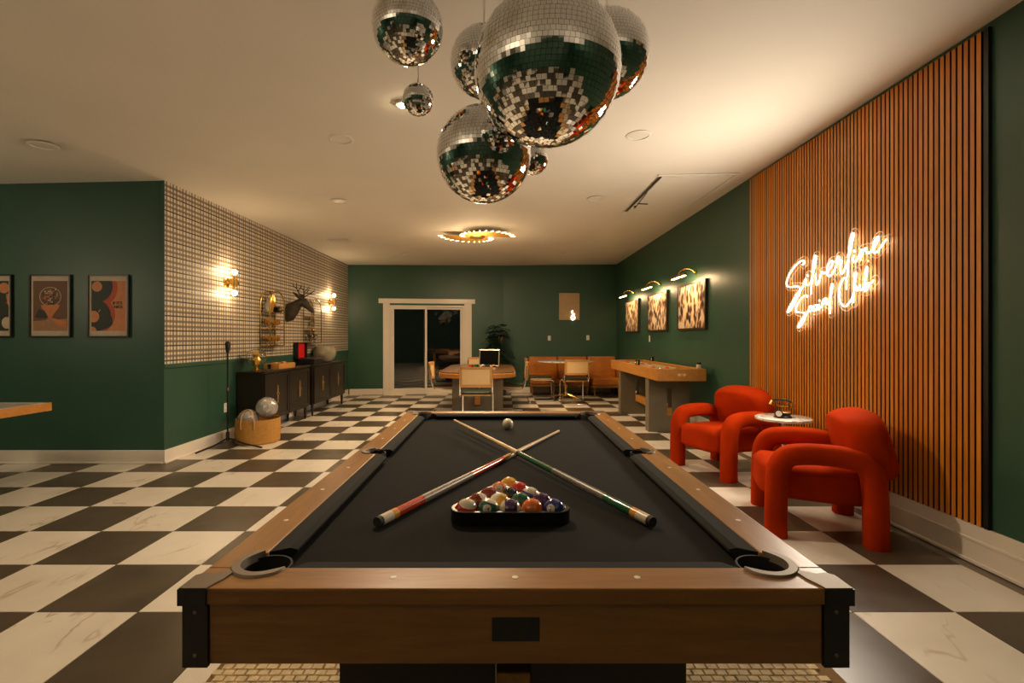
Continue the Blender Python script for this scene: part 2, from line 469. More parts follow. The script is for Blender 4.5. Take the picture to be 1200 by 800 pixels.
# ------------------------------------------------------------ neon sign
SIGN_STROKES = [
    [(4.363, 1.955), (4.336, 1.973), (4.358, 1.993), (4.417, 1.985), (4.489, 1.95), (4.557, 1.897), (4.598, 1.844), (4.607, 1.804), (4.572, 1.779), (4.489, 1.773), (4.424, 1.766), (4.398, 1.742), (4.453, 1.691), (4.522, 1.621), (4.582, 1.558), (4.592, 1.545), (4.567, 1.548), (4.511, 1.589), (4.453, 1.651), (4.395, 1.72), (4.34, 1.787), (4.308, 1.825)],
    [(4.308, 1.825), (4.316, 1.781), (4.292, 1.764), (4.241, 1.793), (4.206, 1.88), (4.174, 1.978), (4.177, 2.003), (4.197, 1.998), (4.215, 1.923), (4.231, 1.8), (4.244, 1.681)],
    [(4.293, 1.858), (4.288, 1.841)],
    [(4.18, 1.852), (4.177, 1.776), (4.158, 1.756), (4.126, 1.804), (4.102, 1.86), (4.072, 1.839), (4.015, 1.858), (3.971, 1.898), (3.962, 1.92), (3.986, 1.928), (4.024, 1.891), (4.034, 1.84), (4.015, 1.81), (3.977, 1.817), (3.934, 1.864), (3.9, 1.907), (3.887, 1.942), (3.906, 1.95), (3.926, 1.915), (3.904, 1.898), (3.862, 1.915), (3.876, 1.873), (3.873, 1.826), (3.854, 1.809), (3.829, 1.836), (3.79, 1.905), (3.749, 2.02), (3.727, 2.089), (3.743, 2.101), (3.764, 2.037), (3.785, 1.904), (3.796, 1.777)],
    [(3.728, 1.935), (3.736, 1.898), (3.722, 1.879), (3.69, 1.897), (3.646, 1.964)],
    [(3.721, 1.973), (3.723, 1.953)],
    [(3.646, 1.964), (3.66, 1.884), (3.652, 1.908), (3.621, 1.956), (3.603, 1.963), (3.602, 1.938), (3.584, 1.924), (3.556, 1.93), (3.514, 1.964), (3.481, 2.011), (3.492, 2.025), (3.519, 2.0), (3.537, 1.955), (3.528, 1.92), (3.501, 1.916), (3.457, 1.952), (3.412, 1.991)],
    [(4.293, 1.662), (4.312, 1.677), (4.353, 1.669), (4.415, 1.632), (4.46, 1.581), (4.463, 1.546), (4.421, 1.533), (4.344, 1.526), (4.329, 1.508), (4.384, 1.453), (4.43, 1.405), (4.411, 1.399), (4.359, 1.437), (4.316, 1.496), (4.276, 1.548), (4.262, 1.574), (4.233, 1.577), (4.227, 1.551), (4.256, 1.533), (4.279, 1.543)],
    [(4.165, 1.58), (4.193, 1.579), (4.213, 1.554), (4.202, 1.534), (4.176, 1.542), (4.138, 1.582), (4.15, 1.55), (4.136, 1.544), (4.101, 1.572)],
    [(4.131, 1.623), (4.133, 1.613)],
    [(4.039, 1.626), (4.065, 1.627), (4.092, 1.604), (4.086, 1.584), (4.06, 1.594), (4.036, 1.625), (4.047, 1.59), (4.03, 1.582), (4.005, 1.605), (3.976, 1.682), (3.967, 1.731), (3.98, 1.736), (3.99, 1.67), (3.998, 1.594), (3.997, 1.501)],
    [(3.807, 1.681), (3.807, 1.753), (3.818, 1.771), (3.842, 1.767), (3.876, 1.72), (3.888, 1.653), (3.876, 1.591), (3.847, 1.556), (3.816, 1.548), (3.781, 1.571), (3.744, 1.611), (3.721, 1.697), (3.702, 1.785), (3.715, 1.794), (3.724, 1.717), (3.73, 1.633), (3.735, 1.57)],
    [(3.701, 1.695), (3.703, 1.669), (3.69, 1.661), (3.671, 1.682), (3.662, 1.7), (3.665, 1.672), (3.653, 1.658), (3.629, 1.676), (3.603, 1.747), (3.588, 1.814), (3.599, 1.82), (3.608, 1.76), (3.616, 1.66), (3.607, 1.649), (3.591, 1.661), (3.574, 1.687), (3.58, 1.704), (3.608, 1.685)],
    [(3.58, 1.697), (3.554, 1.701), (3.527, 1.719)],
]

M['neon'] = mat('neon_white', (.02, .02, .02), .5, emis=(1.0, .86, .62), estr=NEON)
M['acrylic'] = mat('clear_acrylic', (.5, .5, .47), .5, alpha=.05)
M['acredge'] = mat('acrylic_edge', (.95, .92, .85), .4, alpha=.8)
XS = 2.688
sign = thing('neon_sign', 'glowing white neon script sign reading Silverline Social Club on the slats', 'neon sign', (XS, 4.0, 1.75))
SY, SZ = 4.0, 1.75
for st in SIGN_STROKES:
    p = [(0, y - SY, z - SZ) for y, z in st]
    p = smooth_path(p, 4) if len(p) > 2 else [Vector(q) for q in p]
    mb = MB(); mb.tube(p, .0037, 6)
    mb.build('neon_tube', M['neon'], sign, smooth=True)
light('sign_light', 'AREA', (-.012, -.02, .03), W_NEON, (1.0, .88, .70), sign, .42, rot=(0, PI / 2, 0), size_y=1.0).data.shape = 'RECTANGLE'
# contour cut backing plate: one outline around all strokes
pts2 = []
for st in SIGN_STROKES:
    q = smooth_path([(0, y - SY, z - SZ) for y, z in st], 3)
    pts2 += [(v.y, v.z) for v in q]
gs = .012; gx0, gz0, nx, nz = -.82, -.50, 130, 80
fld = [[9.0] * nz for _ in range(nx)]
for (a, b) in pts2:
    ci = int((a - gx0) / gs); cj = int((b - gz0) / gs)
    for i in range(max(0, ci - 6), min(nx, ci + 7)):
        for j in range(max(0, cj - 6), min(nz, cj + 7)):
            d = math.hypot(gx0 + i * gs - a, gz0 + j * gs - b)
            if d < fld[i][j]: fld[i][j] = d
LV = .036
segs = {}
def cross(i, j, i2, j2):
    a, b = fld[i][j], fld[i2][j2]; f = (LV - min(a, .09)) / ((min(b, .09) - min(a, .09)) or 1e-9)
    return (round(gx0 + (i + (i2 - i) * f) * gs, 6), round(gz0 + (j + (j2 - j) * f) * gs, 6))
edge = []
for i in range(nx - 1):
    for j in range(nz - 1):
        c = [(i, j), (i + 1, j), (i + 1, j + 1), (i, j + 1)]
        ins = [fld[x][y] < LV for x, y in c]
        cr = [cross(*c[k], *c[(k + 1) % 4]) for k in range(4) if ins[k] != ins[(k + 1) % 4]]
        if len(cr) >= 2: edge.append((cr[0], cr[1]))
        if len(cr) == 4: edge.append((cr[2], cr[3]))
adj = {}
for a, b in edge:
    adj.setdefault(a, []).append(b); adj.setdefault(b, []).append(a)
seen = set(); loops = []
for s0 in adj:
    if s0 in seen: continue
    lp = [s0]; seen.add(s0); cur = s0
    while True:
        nx_ = [q for q in adj[cur] if q not in seen]
        if not nx_: break
        cur = nx_[0]; seen.add(cur); lp.append(cur)
    if len(lp) > 12: loops.append(lp)
loops.sort(key=lambda l: -abs(sum(l[k][0] * l[(k + 1) % len(l)][1] - l[(k + 1) % len(l)][0] * l[k][1] for k in range(len(l)))))
out = loops[0]
mb = MB()
mb.tube([(.012, a, b) for a, b in out[::2]], .0022, 5, closed=True)
mb.build('acrylic_edge', M['acredge'], sign, smooth=True)
mb = MB(); mb.prism(out, 0, .003, xf=lambda v: Vector((.0105 + v.z, v.x, v.y)))
mb.build('acrylic_plate', M['acrylic'], sign)
for y, z in ((.25, -.02), (-.40, .12), (-.25, -.12)):
    MB().cyl((.014, y, z), (.0235, y, z), .006, seg=8).build('standoff', M['chrome'], sign)

# ------------------------------------------------------------ pool table
TX, TY = .027, 2.073; A, B = .641, 1.138; ZR, ZB = .82, .785
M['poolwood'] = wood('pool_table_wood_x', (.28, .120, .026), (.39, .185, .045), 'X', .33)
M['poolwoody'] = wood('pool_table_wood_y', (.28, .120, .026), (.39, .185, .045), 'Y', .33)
M['apronx_shaded'] = wood('shaded_apron_wood_x', (.20, .084, .018), (.28, .128, .030), 'X', .36)  # pool table wood darkened: the shade on the apron is put into the colour
M['aprony_shaded'] = wood('shaded_apron_wood_y', (.20, .084, .018), (.28, .128, .030), 'Y', .36)  # same painted shade, grain along Y
M['felt'] = mat('black_felt', (.0042, .0044, .0036), .95, sheen=.0, spec=.3, var=.15, vscale=60, bump=.1, bscale=900)
M['cushion'] = mat('cushion_cloth', (.008, .009, .0075), .85, sheen=.0, spec=.35)
M['charcoal'] = mat('charcoal_paint', (.020, .020, .019), .5)
pt = thing('pool_table', 'large wood pool table with black cloth bed in the middle of the room', 'pool table', (TX, TY, 0))
RW = .09; RE = .087; IX, IY = A - RW, B - RE
PC = (.530, 1.030); PR = .054; SPX = .563; SPR = .045
def notch(cx, cy, r, p, q, n=10):
    """points of the circle arc from p to q that runs through the rail side"""
    a0 = math.atan2(p[1] - cy, p[0] - cx); a1 = math.atan2(q[1] - cy, q[0] - cx)
    return a0, a1
RT, RB2 = ZR, ZR - .03
# end rails
for s in (-1, 1):
    dx = math.sqrt(PR ** 2 - (IY - PC[1]) ** 2)
    al = math.asin((IY - PC[1]) / PR)
    pts = [(-A, B), (-A, IY)]
    pts += arc(-PC[0], PC[1], PR, PI - al, al, 12)
    pts += arc(PC[0], PC[1], PR, PI - al, al, 12)
    pts += [(A, IY), (A, B)]
    pts = [(x, y * s) for x, y in pts]
    r = MB().prism(pts, RB2, RT).build('rail', M['poolwood'], pt, bevel=.0025)
    for k in (-1, 0, 1):
        MB().lathe([(.0065, -.0005), (.0065, .0006), (.005, .0009)], 12, (k * .245 + (0 if k else 0), s * (B - .045), ZR)).build('sight', M['white'], r)
for sx in (-1, 1):
    for sy in (-1, 1):
        be = math.asin((IX - PC[0]) / PR)          # corner circle meets x = IX
        pts = [(A, IY)]
        a0 = math.acos((IX - PC[0]) / PR)
        # corner notch from y = IY side to the inner edge
        st = math.asin((IY - PC[1]) / PR)
        pts += arc(PC[0], PC[1], PR, st, -a0, 12)
        ds = math.acos((IX - SPX) / SPR)           # side pocket notch
        pts += arc(SPX, 0, SPR, ds, PI / 2 * .0, 12)
        pts += [(A, 0)]
        pts = [(x * sx, y * sy) for x, y in pts]
        r = MB().prism(pts, RB2, RT).build('rail', M['poolwoody'], pt, bevel=.0025)
        for k in (1, 2, 3):
            MB().lathe([(.0065, -.0005), (.0065, .0006), (.005, .0009)], 12, (sx * (A - .045), sy * k * .262, ZR)).build('sight', M['white'], r)
# cushions: sloped cloth noses
def cushion(p0, p1, n0, n1):
    # p0,p1 along the rail edge, n0,n1 the nose ends
    mb = MB(); vs = []
    for (x, y), (nx2, ny2) in ((p0, n0), (p1, n1)):
        vs += [(x, y, ZR - .002), (x + (nx2 - x) * .72, y + (ny2 - y) * .72, ZR - .004), (nx2, ny2, ZR - .012), (nx2, ny2, ZR - .018),
               (x + (nx2 - x) * .6, y + (ny2 - y) * .6, ZB - .002), (x, y, ZB - .002)]
    n = 6
    mb.add(vs, [tuple(range(n)), tuple(range(n, 2 * n))[::-1]] + [(i, n + i, n + (i + 1) % n, (i + 1) % n) for i in range(n)])
    me = mb.mesh('cushion')
    b2 = bmesh.new(); b2.from_mesh(me); bmesh.ops.recalc_face_normals(b2, faces=b2.faces); b2.to_mesh(me); b2.free()
    return link('cushion', me, M['cushion'], pt)
NX, NY = IX - .048, IY - .048
for s in (-1, 1):
    cushion((-.472, s * IY), (.472, s * IY), (-.435, s * NY), (.435, s * NY))
    for sy in (-1, 1):
        cushion((s * IX, sy * .972), (s * IX, sy * .034), (s * NX, sy * .935), (s * NX, sy * .058))
# bed
def bed_outline():
    a0 = math.acos((IX - PC[0]) / PR); st = math.asin((IY - PC[1]) / PR); ds = math.acos((IX - SPX) / SPR)
    ne = arc(PC[0], PC[1], PR, -a0, -PI - st, 12)
    side = arc(SPX, 0, SPR, 2 * PI - ds, ds, 10)
    nw = [(-x, y) for x, y in ne][::-1]
    return side + ne + nw + [(-x, -y) for x, y in side] + [(-x, -y) for x, y in ne] + [(x, -y) for x, y in ne][::-1]
MB().prism(bed_outline(), ZB - .03, ZB).build('bed_cloth', M['felt'], pt)
# pockets
for sx in (-1, 1):
    for sy in (-1, 0, 1):
        cx, cy, r = (sx * PC[0], sy * PC[1], PR) if sy else (sx * SPX, 0, SPR)
        rr = r - .0015
        pk = MB().lathe([(rr, ZR - .006), (rr, ZR - .06), (rr * .9, ZR - .11), (rr * .5, ZR - .13), (.002, ZR - .132), (rr * .45, ZR - .126), (rr * .85, ZR - .105), (rr - .004, ZR - .06), (rr - .004, ZR - .006)], 28, (cx, cy, 0), close=True).build('pocket', M['blackm'], pt, smooth=True)
        th = math.atan2(sy, sx) if sy else (0 if sx > 0 else PI)
        span = 1.88 if sy else 1.35
        pa = arc(cx, cy, r + .003, th - span, th + span, 24)
        mb = MB(); rings = []
        for k, (x, y) in enumerate(pa):
            d = Vector((x - cx, y - cy, 0)).normalized(); w = .011 * min(1, .35 + min(k, 24 - k) / 4)
            c = Vector((x, y, ZR))
            rings.append([c - d * w + Vector((0, 0, -.012)), c + d * w + Vector((0, 0, .0005)), c + d * (w - .003) + Vector((0, 0, .005)), c - d * (w - .003) + Vector((0, 0, .005))])
        mb.loft(rings); me = mb.mesh('pocket_rim')
        b2 = bmesh.new(); b2.from_mesh(me); bmesh.ops.recalc_face_normals(b2, faces=b2.faces); b2.to_mesh(me); b2.free()
        link('pocket_rim', me, M['gunmetal'], pt, smooth=True)
# corner caps: tapering blade on top, black angle down the apron
for sx in (-1, 1):
    for sy in (-1, 1):
        pts = [(A + .003, B + .003), (A - .049, B + .003), (A - .053, B - .012), (A - .062, B - .035), (PC[0] + .045, PC[1] + .043), (PC[0] + .049, PC[1] + .036), (A - .030, B - .055), (A - .010, B - .060), (A + .003, B - .049)]
        pts = [(x * sx, y * sy) for x, y in pts]
        cap = MB().prism(pts, ZR + .0002, ZR + .003).build('corner_cap', M['gunmetal'], pt)
        mb = MB()
        mb.box2((sx * (A - .049), sy * (B - .003), ZR - .0305), (sx * (A + .005), sy * (B + .005), ZR + .001))
        mb.box2((sx * (A - .003), sy * (B - .003), ZR - .0305), (sx * (A + .005), sy * (B - .049), ZR + .001))
        mb.box2((sx * (A - .049), sy * (B - .010), ZR - .152), (sx * (A - .001), sy * (B - .001), ZR - .0305))
        mb.box2((sx * (A - .010), sy * (B - .0105), ZR - .152), (sx * (A - .001), sy * (B - .049), ZR - .0305))
        g = mb.build('guard', M['black'], cap)
        for z in (ZR - .045, ZR - .128):
            MB().sphere((sx * (A - .026), sy * (B - .0005), z), .004, 8, 6, (1, .6, 1)).build('screw', M['gunmetal'], cap, smooth=True)
# apron
for s in (-1, 1):
    MB().box2((-(A - .05), s * (B - .035), ZR - .148), (A - .05, s * (B - .006), RB2)).build('apron', M['apronx_shaded'], pt, bevel=.002)
    MB().box2((-(A - .05), s * (B - .03), RB2 + .0005), (A - .05, s * (B + .0015), ZR - .004)).build('rail_edge', M['apronx_shaded'], pt)
    MB().box2((s * (A - .035), -(B - .05), ZR - .148), (s * (A - .006), B - .05, RB2)).build('apron', M['aprony_shaded'], pt, bevel=.002)
MB().box2((-.046, -(B - .004), ZR - .1035), (.046, -(B - .0065), ZR - .058)).build('name_plate', M['black'], pt, bevel=.001)
MB().box2((-(A - .06), -(B - .06), ZB - .09), (A - .06, B - .06, ZB - .031)).build('slate_frame', M['charcoal'], pt)
def pedestal(parent, x0, x1, yc, th, z0, z1, slot, sz0, sz1, m, bevel=.004):
    c = (x0 + x1) / 2; mb = MB()
    mb.box2((x0, yc - th / 2, z0), (c - slot / 2, yc + th / 2, z1)); mb.box2((c + slot / 2, yc - th / 2, z0), (x1, yc + th / 2, z1))
    mb.box2((c - slot / 2, yc - th / 2, z0), (c + slot / 2, yc + th / 2, sz0)); mb.box2((c - slot / 2, yc - th / 2, sz1), (c + slot / 2, yc + th / 2, z1))
    return mb.build('pedestal', m, parent)
for s in (-1, 1):
    pedestal(pt, -.42, .42, s * .84, .10, .0165, ZB - .09, .086, .28, .60, M['charcoal'])
MB().box2((-.041, -.905, .29), (.041, .905, .50)).build('stretcher', M['poolwoody'], pt, bevel=.004)

# rack, balls and cues
zb = ZB
BR = .0308; RX, RY = .024, 1.378
rk = thing('ball_rack', 'black triangular ball rack full of billiard balls on the pool table', 'ball rack', (RX, RY, zb + .0006))
def tri(off):
    d = 2 * BR; r = BR + off; p = [(-2 * d, 0), (2 * d, 0), (0, 4 * d * .8660254)]; o = []
    for (cx, cy), a in zip(p, (-150, -30, 90)):
        o += [(cx + r * 1.0 * math.cos(math.radians(a + b)), cy + r * math.sin(math.radians(a + b))) for b in (-60, -40, -20, 0, 20, 40, 60)]
    return o
i1, o1 = tri(.0012), tri(.0135)
def triring(z0, z1):
    n = len(i1); vs = [(x, y, z0) for x, y in o1] + [(x, y, z1) for x, y in o1] + [(x, y, z1) for x, y in i1] + [(x, y, z0) for x, y in i1]
    fs = []
    for k in range(n):
        j = (k + 1) % n
        for a in range(4): b = (a + 1) % 4; fs.append((a * n + k, a * n + j, b * n + j, b * n + k))
    return MB().add(vs, fs)
triring(0, .038).build('rack_frame', mat('rack_plastic', (.008, .008, .009), .25), rk, bevel=.002)

BC_ = {1: (.75, .42, .03), 2: (.015, .03, .20), 3: (.62, .03, .012), 4: (.06, .015, .09), 5: (.75, .16, .015), 6: (.01, .11, .06), 7: (.20, .02, .012), 8: (.008, .008, .008)}
IV = (.74, .66, .52)
def ball_mat(n):
    t = NT('ball_%d' % n); tc = t.n('ShaderNodeTexCoord'); sp = t.n('ShaderNodeSeparateXYZ'); t.link(tc.outputs['Object'], sp.inputs[0])
    c = c4(BC_[n if n <= 8 else n - 8])
    col = c
    if n > 8:
        st = t.math('LESS_THAN', t.math('ABSOLUTE', sp.outputs[2]), BR * .56)
        col = t.mix(st, c4(IV), c)
    # number spot on +X and -X
    rr = t.math('SQRT', t.math('ADD', t.math('POWER', sp.outputs[1], 2.0), t.math('POWER', sp.outputs[2], 2.0)))
    col = t.mix(t.math('LESS_THAN', rr, BR * .38), col, c4(IV))
    t.link(col, t.b.inputs['Base Color']); t.b.inputs['Roughness'].default_value = .08; t.b.inputs['Coat Weight'].default_value = .5
    return t.m
bm_ = MB().sphere((0, 0, 0), BR, 32, 20).mesh('ball'); bm_.shade_smooth()
names = {1: 'solid yellow', 2: 'solid dark blue', 3: 'solid red', 4: 'solid purple', 5: 'solid orange', 6: 'solid green', 7: 'solid maroon', 8: 'black',
         9: 'yellow striped', 10: 'blue striped', 11: 'red striped', 12: 'purple striped', 13: 'orange striped', 14: 'green striped', 15: 'maroon striped'}
layout = [[11, 14, 12, 5, 2], [15, 9, 6, 4], [7, 8, 10], [13, 3], [1]]
rowtxt = ['front row', 'second row', 'middle row', 'second row from the tip', 'far tip']
aim = {11: ((-.7, .6, .3), (.72, -.62, .30)), 14: ((-.12, -.9, .40), (.3, .3, .9)), 12: ((0, -.72, -.69), (1, .1, 0)), 2: ((-.4, -.82, .40), (0, .3, 1)), 15: ((-.4, .8, .3), (.85, -.15, .45)),
       9: ((.5, .8, .2), (-.75, -.2, .62)), 10: ((-.8, .5, .2), (.6, -.2, .8)), 13: ((-.1, -.75, .65), (1, 0, 0))}
for r, row in enumerate(layout):
    for k, n in enumerate(row):
        x = RX + (k - (len(row) - 1) / 2) * 2 * BR * 1.001; y = RY + r * 2 * BR * .8665
        me = bm_.copy(); me.materials.append(ball_mat(n))
        o = link('billiard_ball', me, None); o.location = (x, y, zb + BR + .0004)
        xa, za = (Vector(q).normalized() for q in aim.get(n, ((1, .25, .1), (0, .2, 1))))
        za = (za - xa * za.dot(xa)).normalized(); ya = za.cross(xa)
        o.rotation_euler = Matrix((xa, ya, za)).transposed().to_euler()
        tag(o, '%s billiard ball numbered %d in the %s of the rack' % (names[n], n, rowtxt[r]), 'billiard ball', 'billiard balls in the rack')
        tm = text_mesh(str(n), BR * .52, 'number', .0)
        tm.materials.append(M['black'])
        for v in tm.vertices:
            a, b = v.co.x, v.co.y
            v.co = (math.sqrt(max(0, BR * BR - a * a - b * b)) + .0002, a, b)
        nt = bpy.data.objects.new('number', tm); COL.objects.link(nt); nt.parent = o
me = bm_.copy(); me.materials.append(mat('cue_ball', IV, .1, coat=.5))
o = link('cue_ball', me, None); o.location = (.034, 2.753, zb + BR + .0004)
tag(o, 'plain ivory cue ball lying alone at the far end of the cloth', 'billiard ball')

M['shaft'] = wood('maple_shaft', (.62, .43, .22), (.76, .56, .32), 'Z', .3)
M['cue_red'] = mat('cue_orange_red', (.60, .055, .012), .2, coat=.6)
M['cue_green'] = mat('cue_green', (.015, .12, .045), .2, coat=.6)
M['cue_ring'] = mat('cue_amber_ring', (.75, .33, .04), .25)
M['cue_white'] = mat('cue_ivory', (.72, .62, .46), .25)
def wrapmat(name, c1, c2):
    t = NT(name); co = t.coord(scale=(1, 1, 1)); v = t.noise(co, 260, 2)
    t.link(t.ramp(v, [(.35, c1), (.65, c2)]), t.b.inputs['Base Color']); t.b.inputs['Roughness'].default_value = .35
    return t.m
M['wrap1'] = wrapmat('grey_linen_wrap', (.16, .12, .08), (.36, .29, .20))
M['wrap2'] = wrapmat('dark_linen_wrap', (.05, .05, .045), (.26, .23, .18))
def cue(p0, p1, label, col, wrap, joint):
    p0 = Vector(p0); p1 = Vector(p1); L = (p1 - p0).length
    c = thing('cue_stick', label, 'cue stick', p0); c.rotation_mode = 'QUATERNION'
    c.rotation_quaternion = (p1 - p0).to_track_quat('Z', 'Y'); c['group'] = 'crossed cue sticks'
    rad = lambda z: .0150 + (.0062 - .0150) * min(1, z / L)
    for nm, a, b, mt, ex in (('bumper', 0, .014, M['blackm'], -.001), ('butt_cap', .014, .058, M['cue_white'], 0), ('ring', .058, .082, M['cue_ring'], .0002),
                             ('butt_sleeve', .082, .21, col, 0), ('grip', .21, .52, wrap, .0003), ('forearm', .52, .79, col, 0),
                             ('joint', .79, .815, joint, .0003), ('shaft', .815, L - .02, M['shaft'], 0), ('ferrule', L - .02, L - .008, M['cue_white'], 0), ('tip', L - .008, L, M['cue_ring'], 0)):
        MB().tube([(0, 0, a), (0, 0, b)], [rad(a) + ex, rad(b) + ex], 16).build(nm, mt, c, smooth=True)
    return c
cue((-.338, 1.324, zb + .0155), (.313, 2.673, zb + .0068), 'orange and red cue stick lying under the green one, butt to the left', M['cue_red'], M['wrap1'], M['cue_ring'])
cue((.410, 1.324, zb + .0155), (-.272, 2.80, zb + .0445), 'green cue stick lying across the orange one, butt to the right', M['cue_green'], M['wrap2'], M['black'])

# ------------------------------------------------------------ rug
rug = thing('rug', 'beige chunky woven rug under the pool table', 'rug', (.09, 2.25, 0))
hw, hl = 1.205, 1.68
M['rug'] = mat('jute', (.62, .50, .31), .9, var=.2, vscale=40)
M['rugdark'] = mat('dark_jute', (.20, .12, .05), .95)  # darker brown jute, shows as lines between the knots
MB().box2((-hw, -hl, .0006), (hw, hl, .007)).build('backing', M['rugdark'], rug)
mb = MB(); cw, ch = .044, .034; ny = int(2 * hl / ch)
for j in range(ny):
    y = -hl + (j + .5) * ch; nxr = int(2 * hw / cw) - 1
    off = (j % 2) * cw * .5
    for i in range(nxr):
        x = -hw + off + (i + .5) * cw + random.uniform(-.002, .002); yy = y + random.uniform(-.0015, .0015)
        a, b = cw * .485, ch * .475
        mb.add([(x - a, yy - b, .006), (x + a, yy - b, .006), (x + a, yy + b, .006), (x - a, yy + b, .006),
                (x - a * .86, yy - b * .80, .015), (x + a * .86, yy - b * .80, .015), (x + a * .86, yy + b * .80, .015), (x - a * .86, yy + b * .80, .015)],
               [(4, 5, 6, 7), (0, 1, 5, 4), (1, 2, 6, 5), (2, 3, 7, 6), (3, 0, 4, 7)])
o = mb.build('woven_knots', M['rug'], rug, smooth=False); o['kind'] = 'stuff'

# ------------------------------------------------------------ red armchairs
def velvet(name, col):
    t = NT(name); co = t.coord(); f = t.noise(co, 5, 4)
    t.link(t.ramp(f, [(.3, tuple(x * .8 for x in col)), (.7, tuple(min(1, x * 1.15) for x in col))]), t.b.inputs['Base Color'])
    t.b.inputs['Roughness'].default_value = .8; t.b.inputs['Sheen Weight'].default_value = .05; t.b.inputs['Specular IOR Level'].default_value = .02; t.b.inputs['Sheen Roughness'].default_value = .35
    t.b.inputs['Sheen Tint'].default_value = (1, .35, .12, 1)
    t.bump(t.noise(co, 400, 2), .08, .002)
    return t.m
M['velvet'] = velvet('rust_velvet', (.41, .030, .0025))
def sq_ring(c, ax, ay, rx, ry, n=16, p=3.2):
    out = []
    for k in range(n):
        a = 2 * PI * k / n; ca, sa = math.cos(a), math.sin(a)
        out.append(c + ax * (rx * math.copysign(abs(ca) ** (2 / p), ca)) + ay * (ry * math.copysign(abs(sa) ** (2 / p), sa)))
    return out
def make_armchair(label, loc, rz):
    # faces local +Y; arms are thick bent tubes that are also the legs
    c = thing('armchair', label, 'armchair', loc, rz, 'red velvet armchairs by the slat wall')
    for s in (-1, 1):
        x = s * .325; d = .27; h = .548
        path = [(x, d + .005, 0), (x, d + .005, .12), (x, d, .34), (x, d - .012, .45), (x, d - .06, .525), (x, d - .15, h), (x, 0, h + .004),
                (x, -d + .15, h - .004), (x, -d + .06, .515), (x, -d + .012, .44), (x, -d, .33), (x, -d - .005, .12), (x, -d - .005, 0)]
        P = smooth_path(path, 3); mb = MB(); rings = []
        for i, p in enumerate(P):
            t_ = (P[min(i + 1, len(P) - 1)] - P[max(i - 1, 0)]).normalized(); ax = Vector((1, 0, 0)); ay = t_.cross(ax)
            rings.append(sq_ring(p, ax, ay, .070, .066, 16, 2.8))
        mb.loft(rings); mb.build('arm', M['velvet'], c, smooth=True, angle=70)
    # seat: thick block with rounded edges
    def block(name, w, h, dpt, cen, tilt, pw=6, nz=8, crown=.02, taper=0):
        rings = []; R = Matrix.Rotation(tilt, 3, 'X')
        for k in range(nz + 1):
            u = k / nz; z = (u - .5) * h; e = min(u, 1 - u) * h; inset = 0
            rr = .035
            if e < rr: inset = rr - math.sqrt(max(0, rr * rr - (rr - e) ** 2))
            ww = w / 2 - inset - taper * max(0, u - .4); dd = dpt / 2 - inset
            rings.append([Vector(cen) + R @ Vector((q.x, q.y, z + (crown * (1 - (q.x / (w / 2)) ** 2) if u > .95 else 0))) for q in sq_ring(Vector((0, 0, 0)), Vector((1, 0, 0)), Vector((0, 1, 0)), ww, dd, 24, pw)])
        mb = MB().loft(rings); return mb.build(name, M['velvet'], c, smooth=True, angle=75)
    block('seat', .52, .215, .66, (0, .02, .325), .03)
    # back cushion: rounded slab leaning back
    rings = []; R = Matrix.Rotation(-.26, 3, 'X')
    for k in range(11):
        u = k / 10; y = (u - .5) * .23; q = 1 - abs(2 * u - 1) ** 3.0 * .22
        rings.append([Vector((0, -.285, .58)) + R @ Vector((v.x, y, v.z)) for v in sq_ring(Vector((0, 0, 0)), Vector((1, 0, 0)), Vector((0, 0, 1)), .315 * q, .235 * (q * .6 + .4), 28, 3.4)])
    MB().loft([r[::-1] for r in rings]).build('backrest', M['velvet'], c, smooth=True, angle=75)
    return c
make_armchair('red velvet armchair at the near right, in front of the slats', (2.175, 3.43, 0), math.atan2(.34, -.94) - PI / 2)
make_armchair('red velvet armchair farther back, between shuffleboard table and round side table', (2.19, 4.835, 0), math.atan2(-.38, -.92) - PI / 2)

# ------------------------------------------------------------ side table and toy telephone
def marble(name, a=(.70, .66, .58), b=(.80, .76, .68)):
    t = NT(name); co = t.coord(); v = t.noise(co, 4, 6, .6, 1.5)
    vein = t.ramp(t.math('ABSOLUTE', t.math('SUBTRACT', v, .5)), [(0, (.35, .33, .30)), (.03, (1, 1, 1))])
    t.link(t.mix(1.0, t.ramp(t.noise(co, 9), [(.3, a), (.7, b)]), vein, 'MULTIPLY'), t.b.inputs['Base Color'])
    t.b.inputs['Roughness'].default_value = .15
    return t.m
M['marble'] = marble('white_marble')
st = thing('side_table', 'small round white marble side table between the red armchairs', 'side table', (2.405, 4.17, 0))
MB().lathe([(.205, .602), (.218, .606), (.218, .622), (.212, .626)], 40).build('table_top', M['marble'], st, smooth=True)
MB().tube([(0, 0, .02), (0, 0, .602)], .012, 10).build('stem', M['trim'], st, smooth=True)
MB().lathe([(.15, 0), (.15, .012), (.02, .022)], 32).build('base', M['trim'], st, smooth=True)
ph = thing('rotary_telephone', 'miniature black and gold antique telephone on the round side table', 'telephone', (2.39, 4.15, .6265), -.45)
MB().lathe([(.066, 0), (.070, .006), (.066, .014), (.058, .018), (.058, .045), (.05, .052)], 20).build('body', M['black'], ph, smooth=True)
MB().lathe([(.061, .045), (.064, .05), (.052, .056)], 20).build('band', M['brass'], ph, smooth=True)
dm = MB(); dm.tube([(-.035, -.055, .038), (-.035, -.074, .040)], [.032, .032], 20); dd = dm.build('dial', M['black'], ph, smooth=True)
MB().tube([(-.035, -.0745, .040), (-.035, -.0765, .040)], [.024, .024], 16).build('dial_face', M['white'], dd, smooth=True)
MB().tube([(.0, 0, .05), (.0, 0, .09)], .012, 10).build('cradle_post', M['brass'], ph, smooth=True)
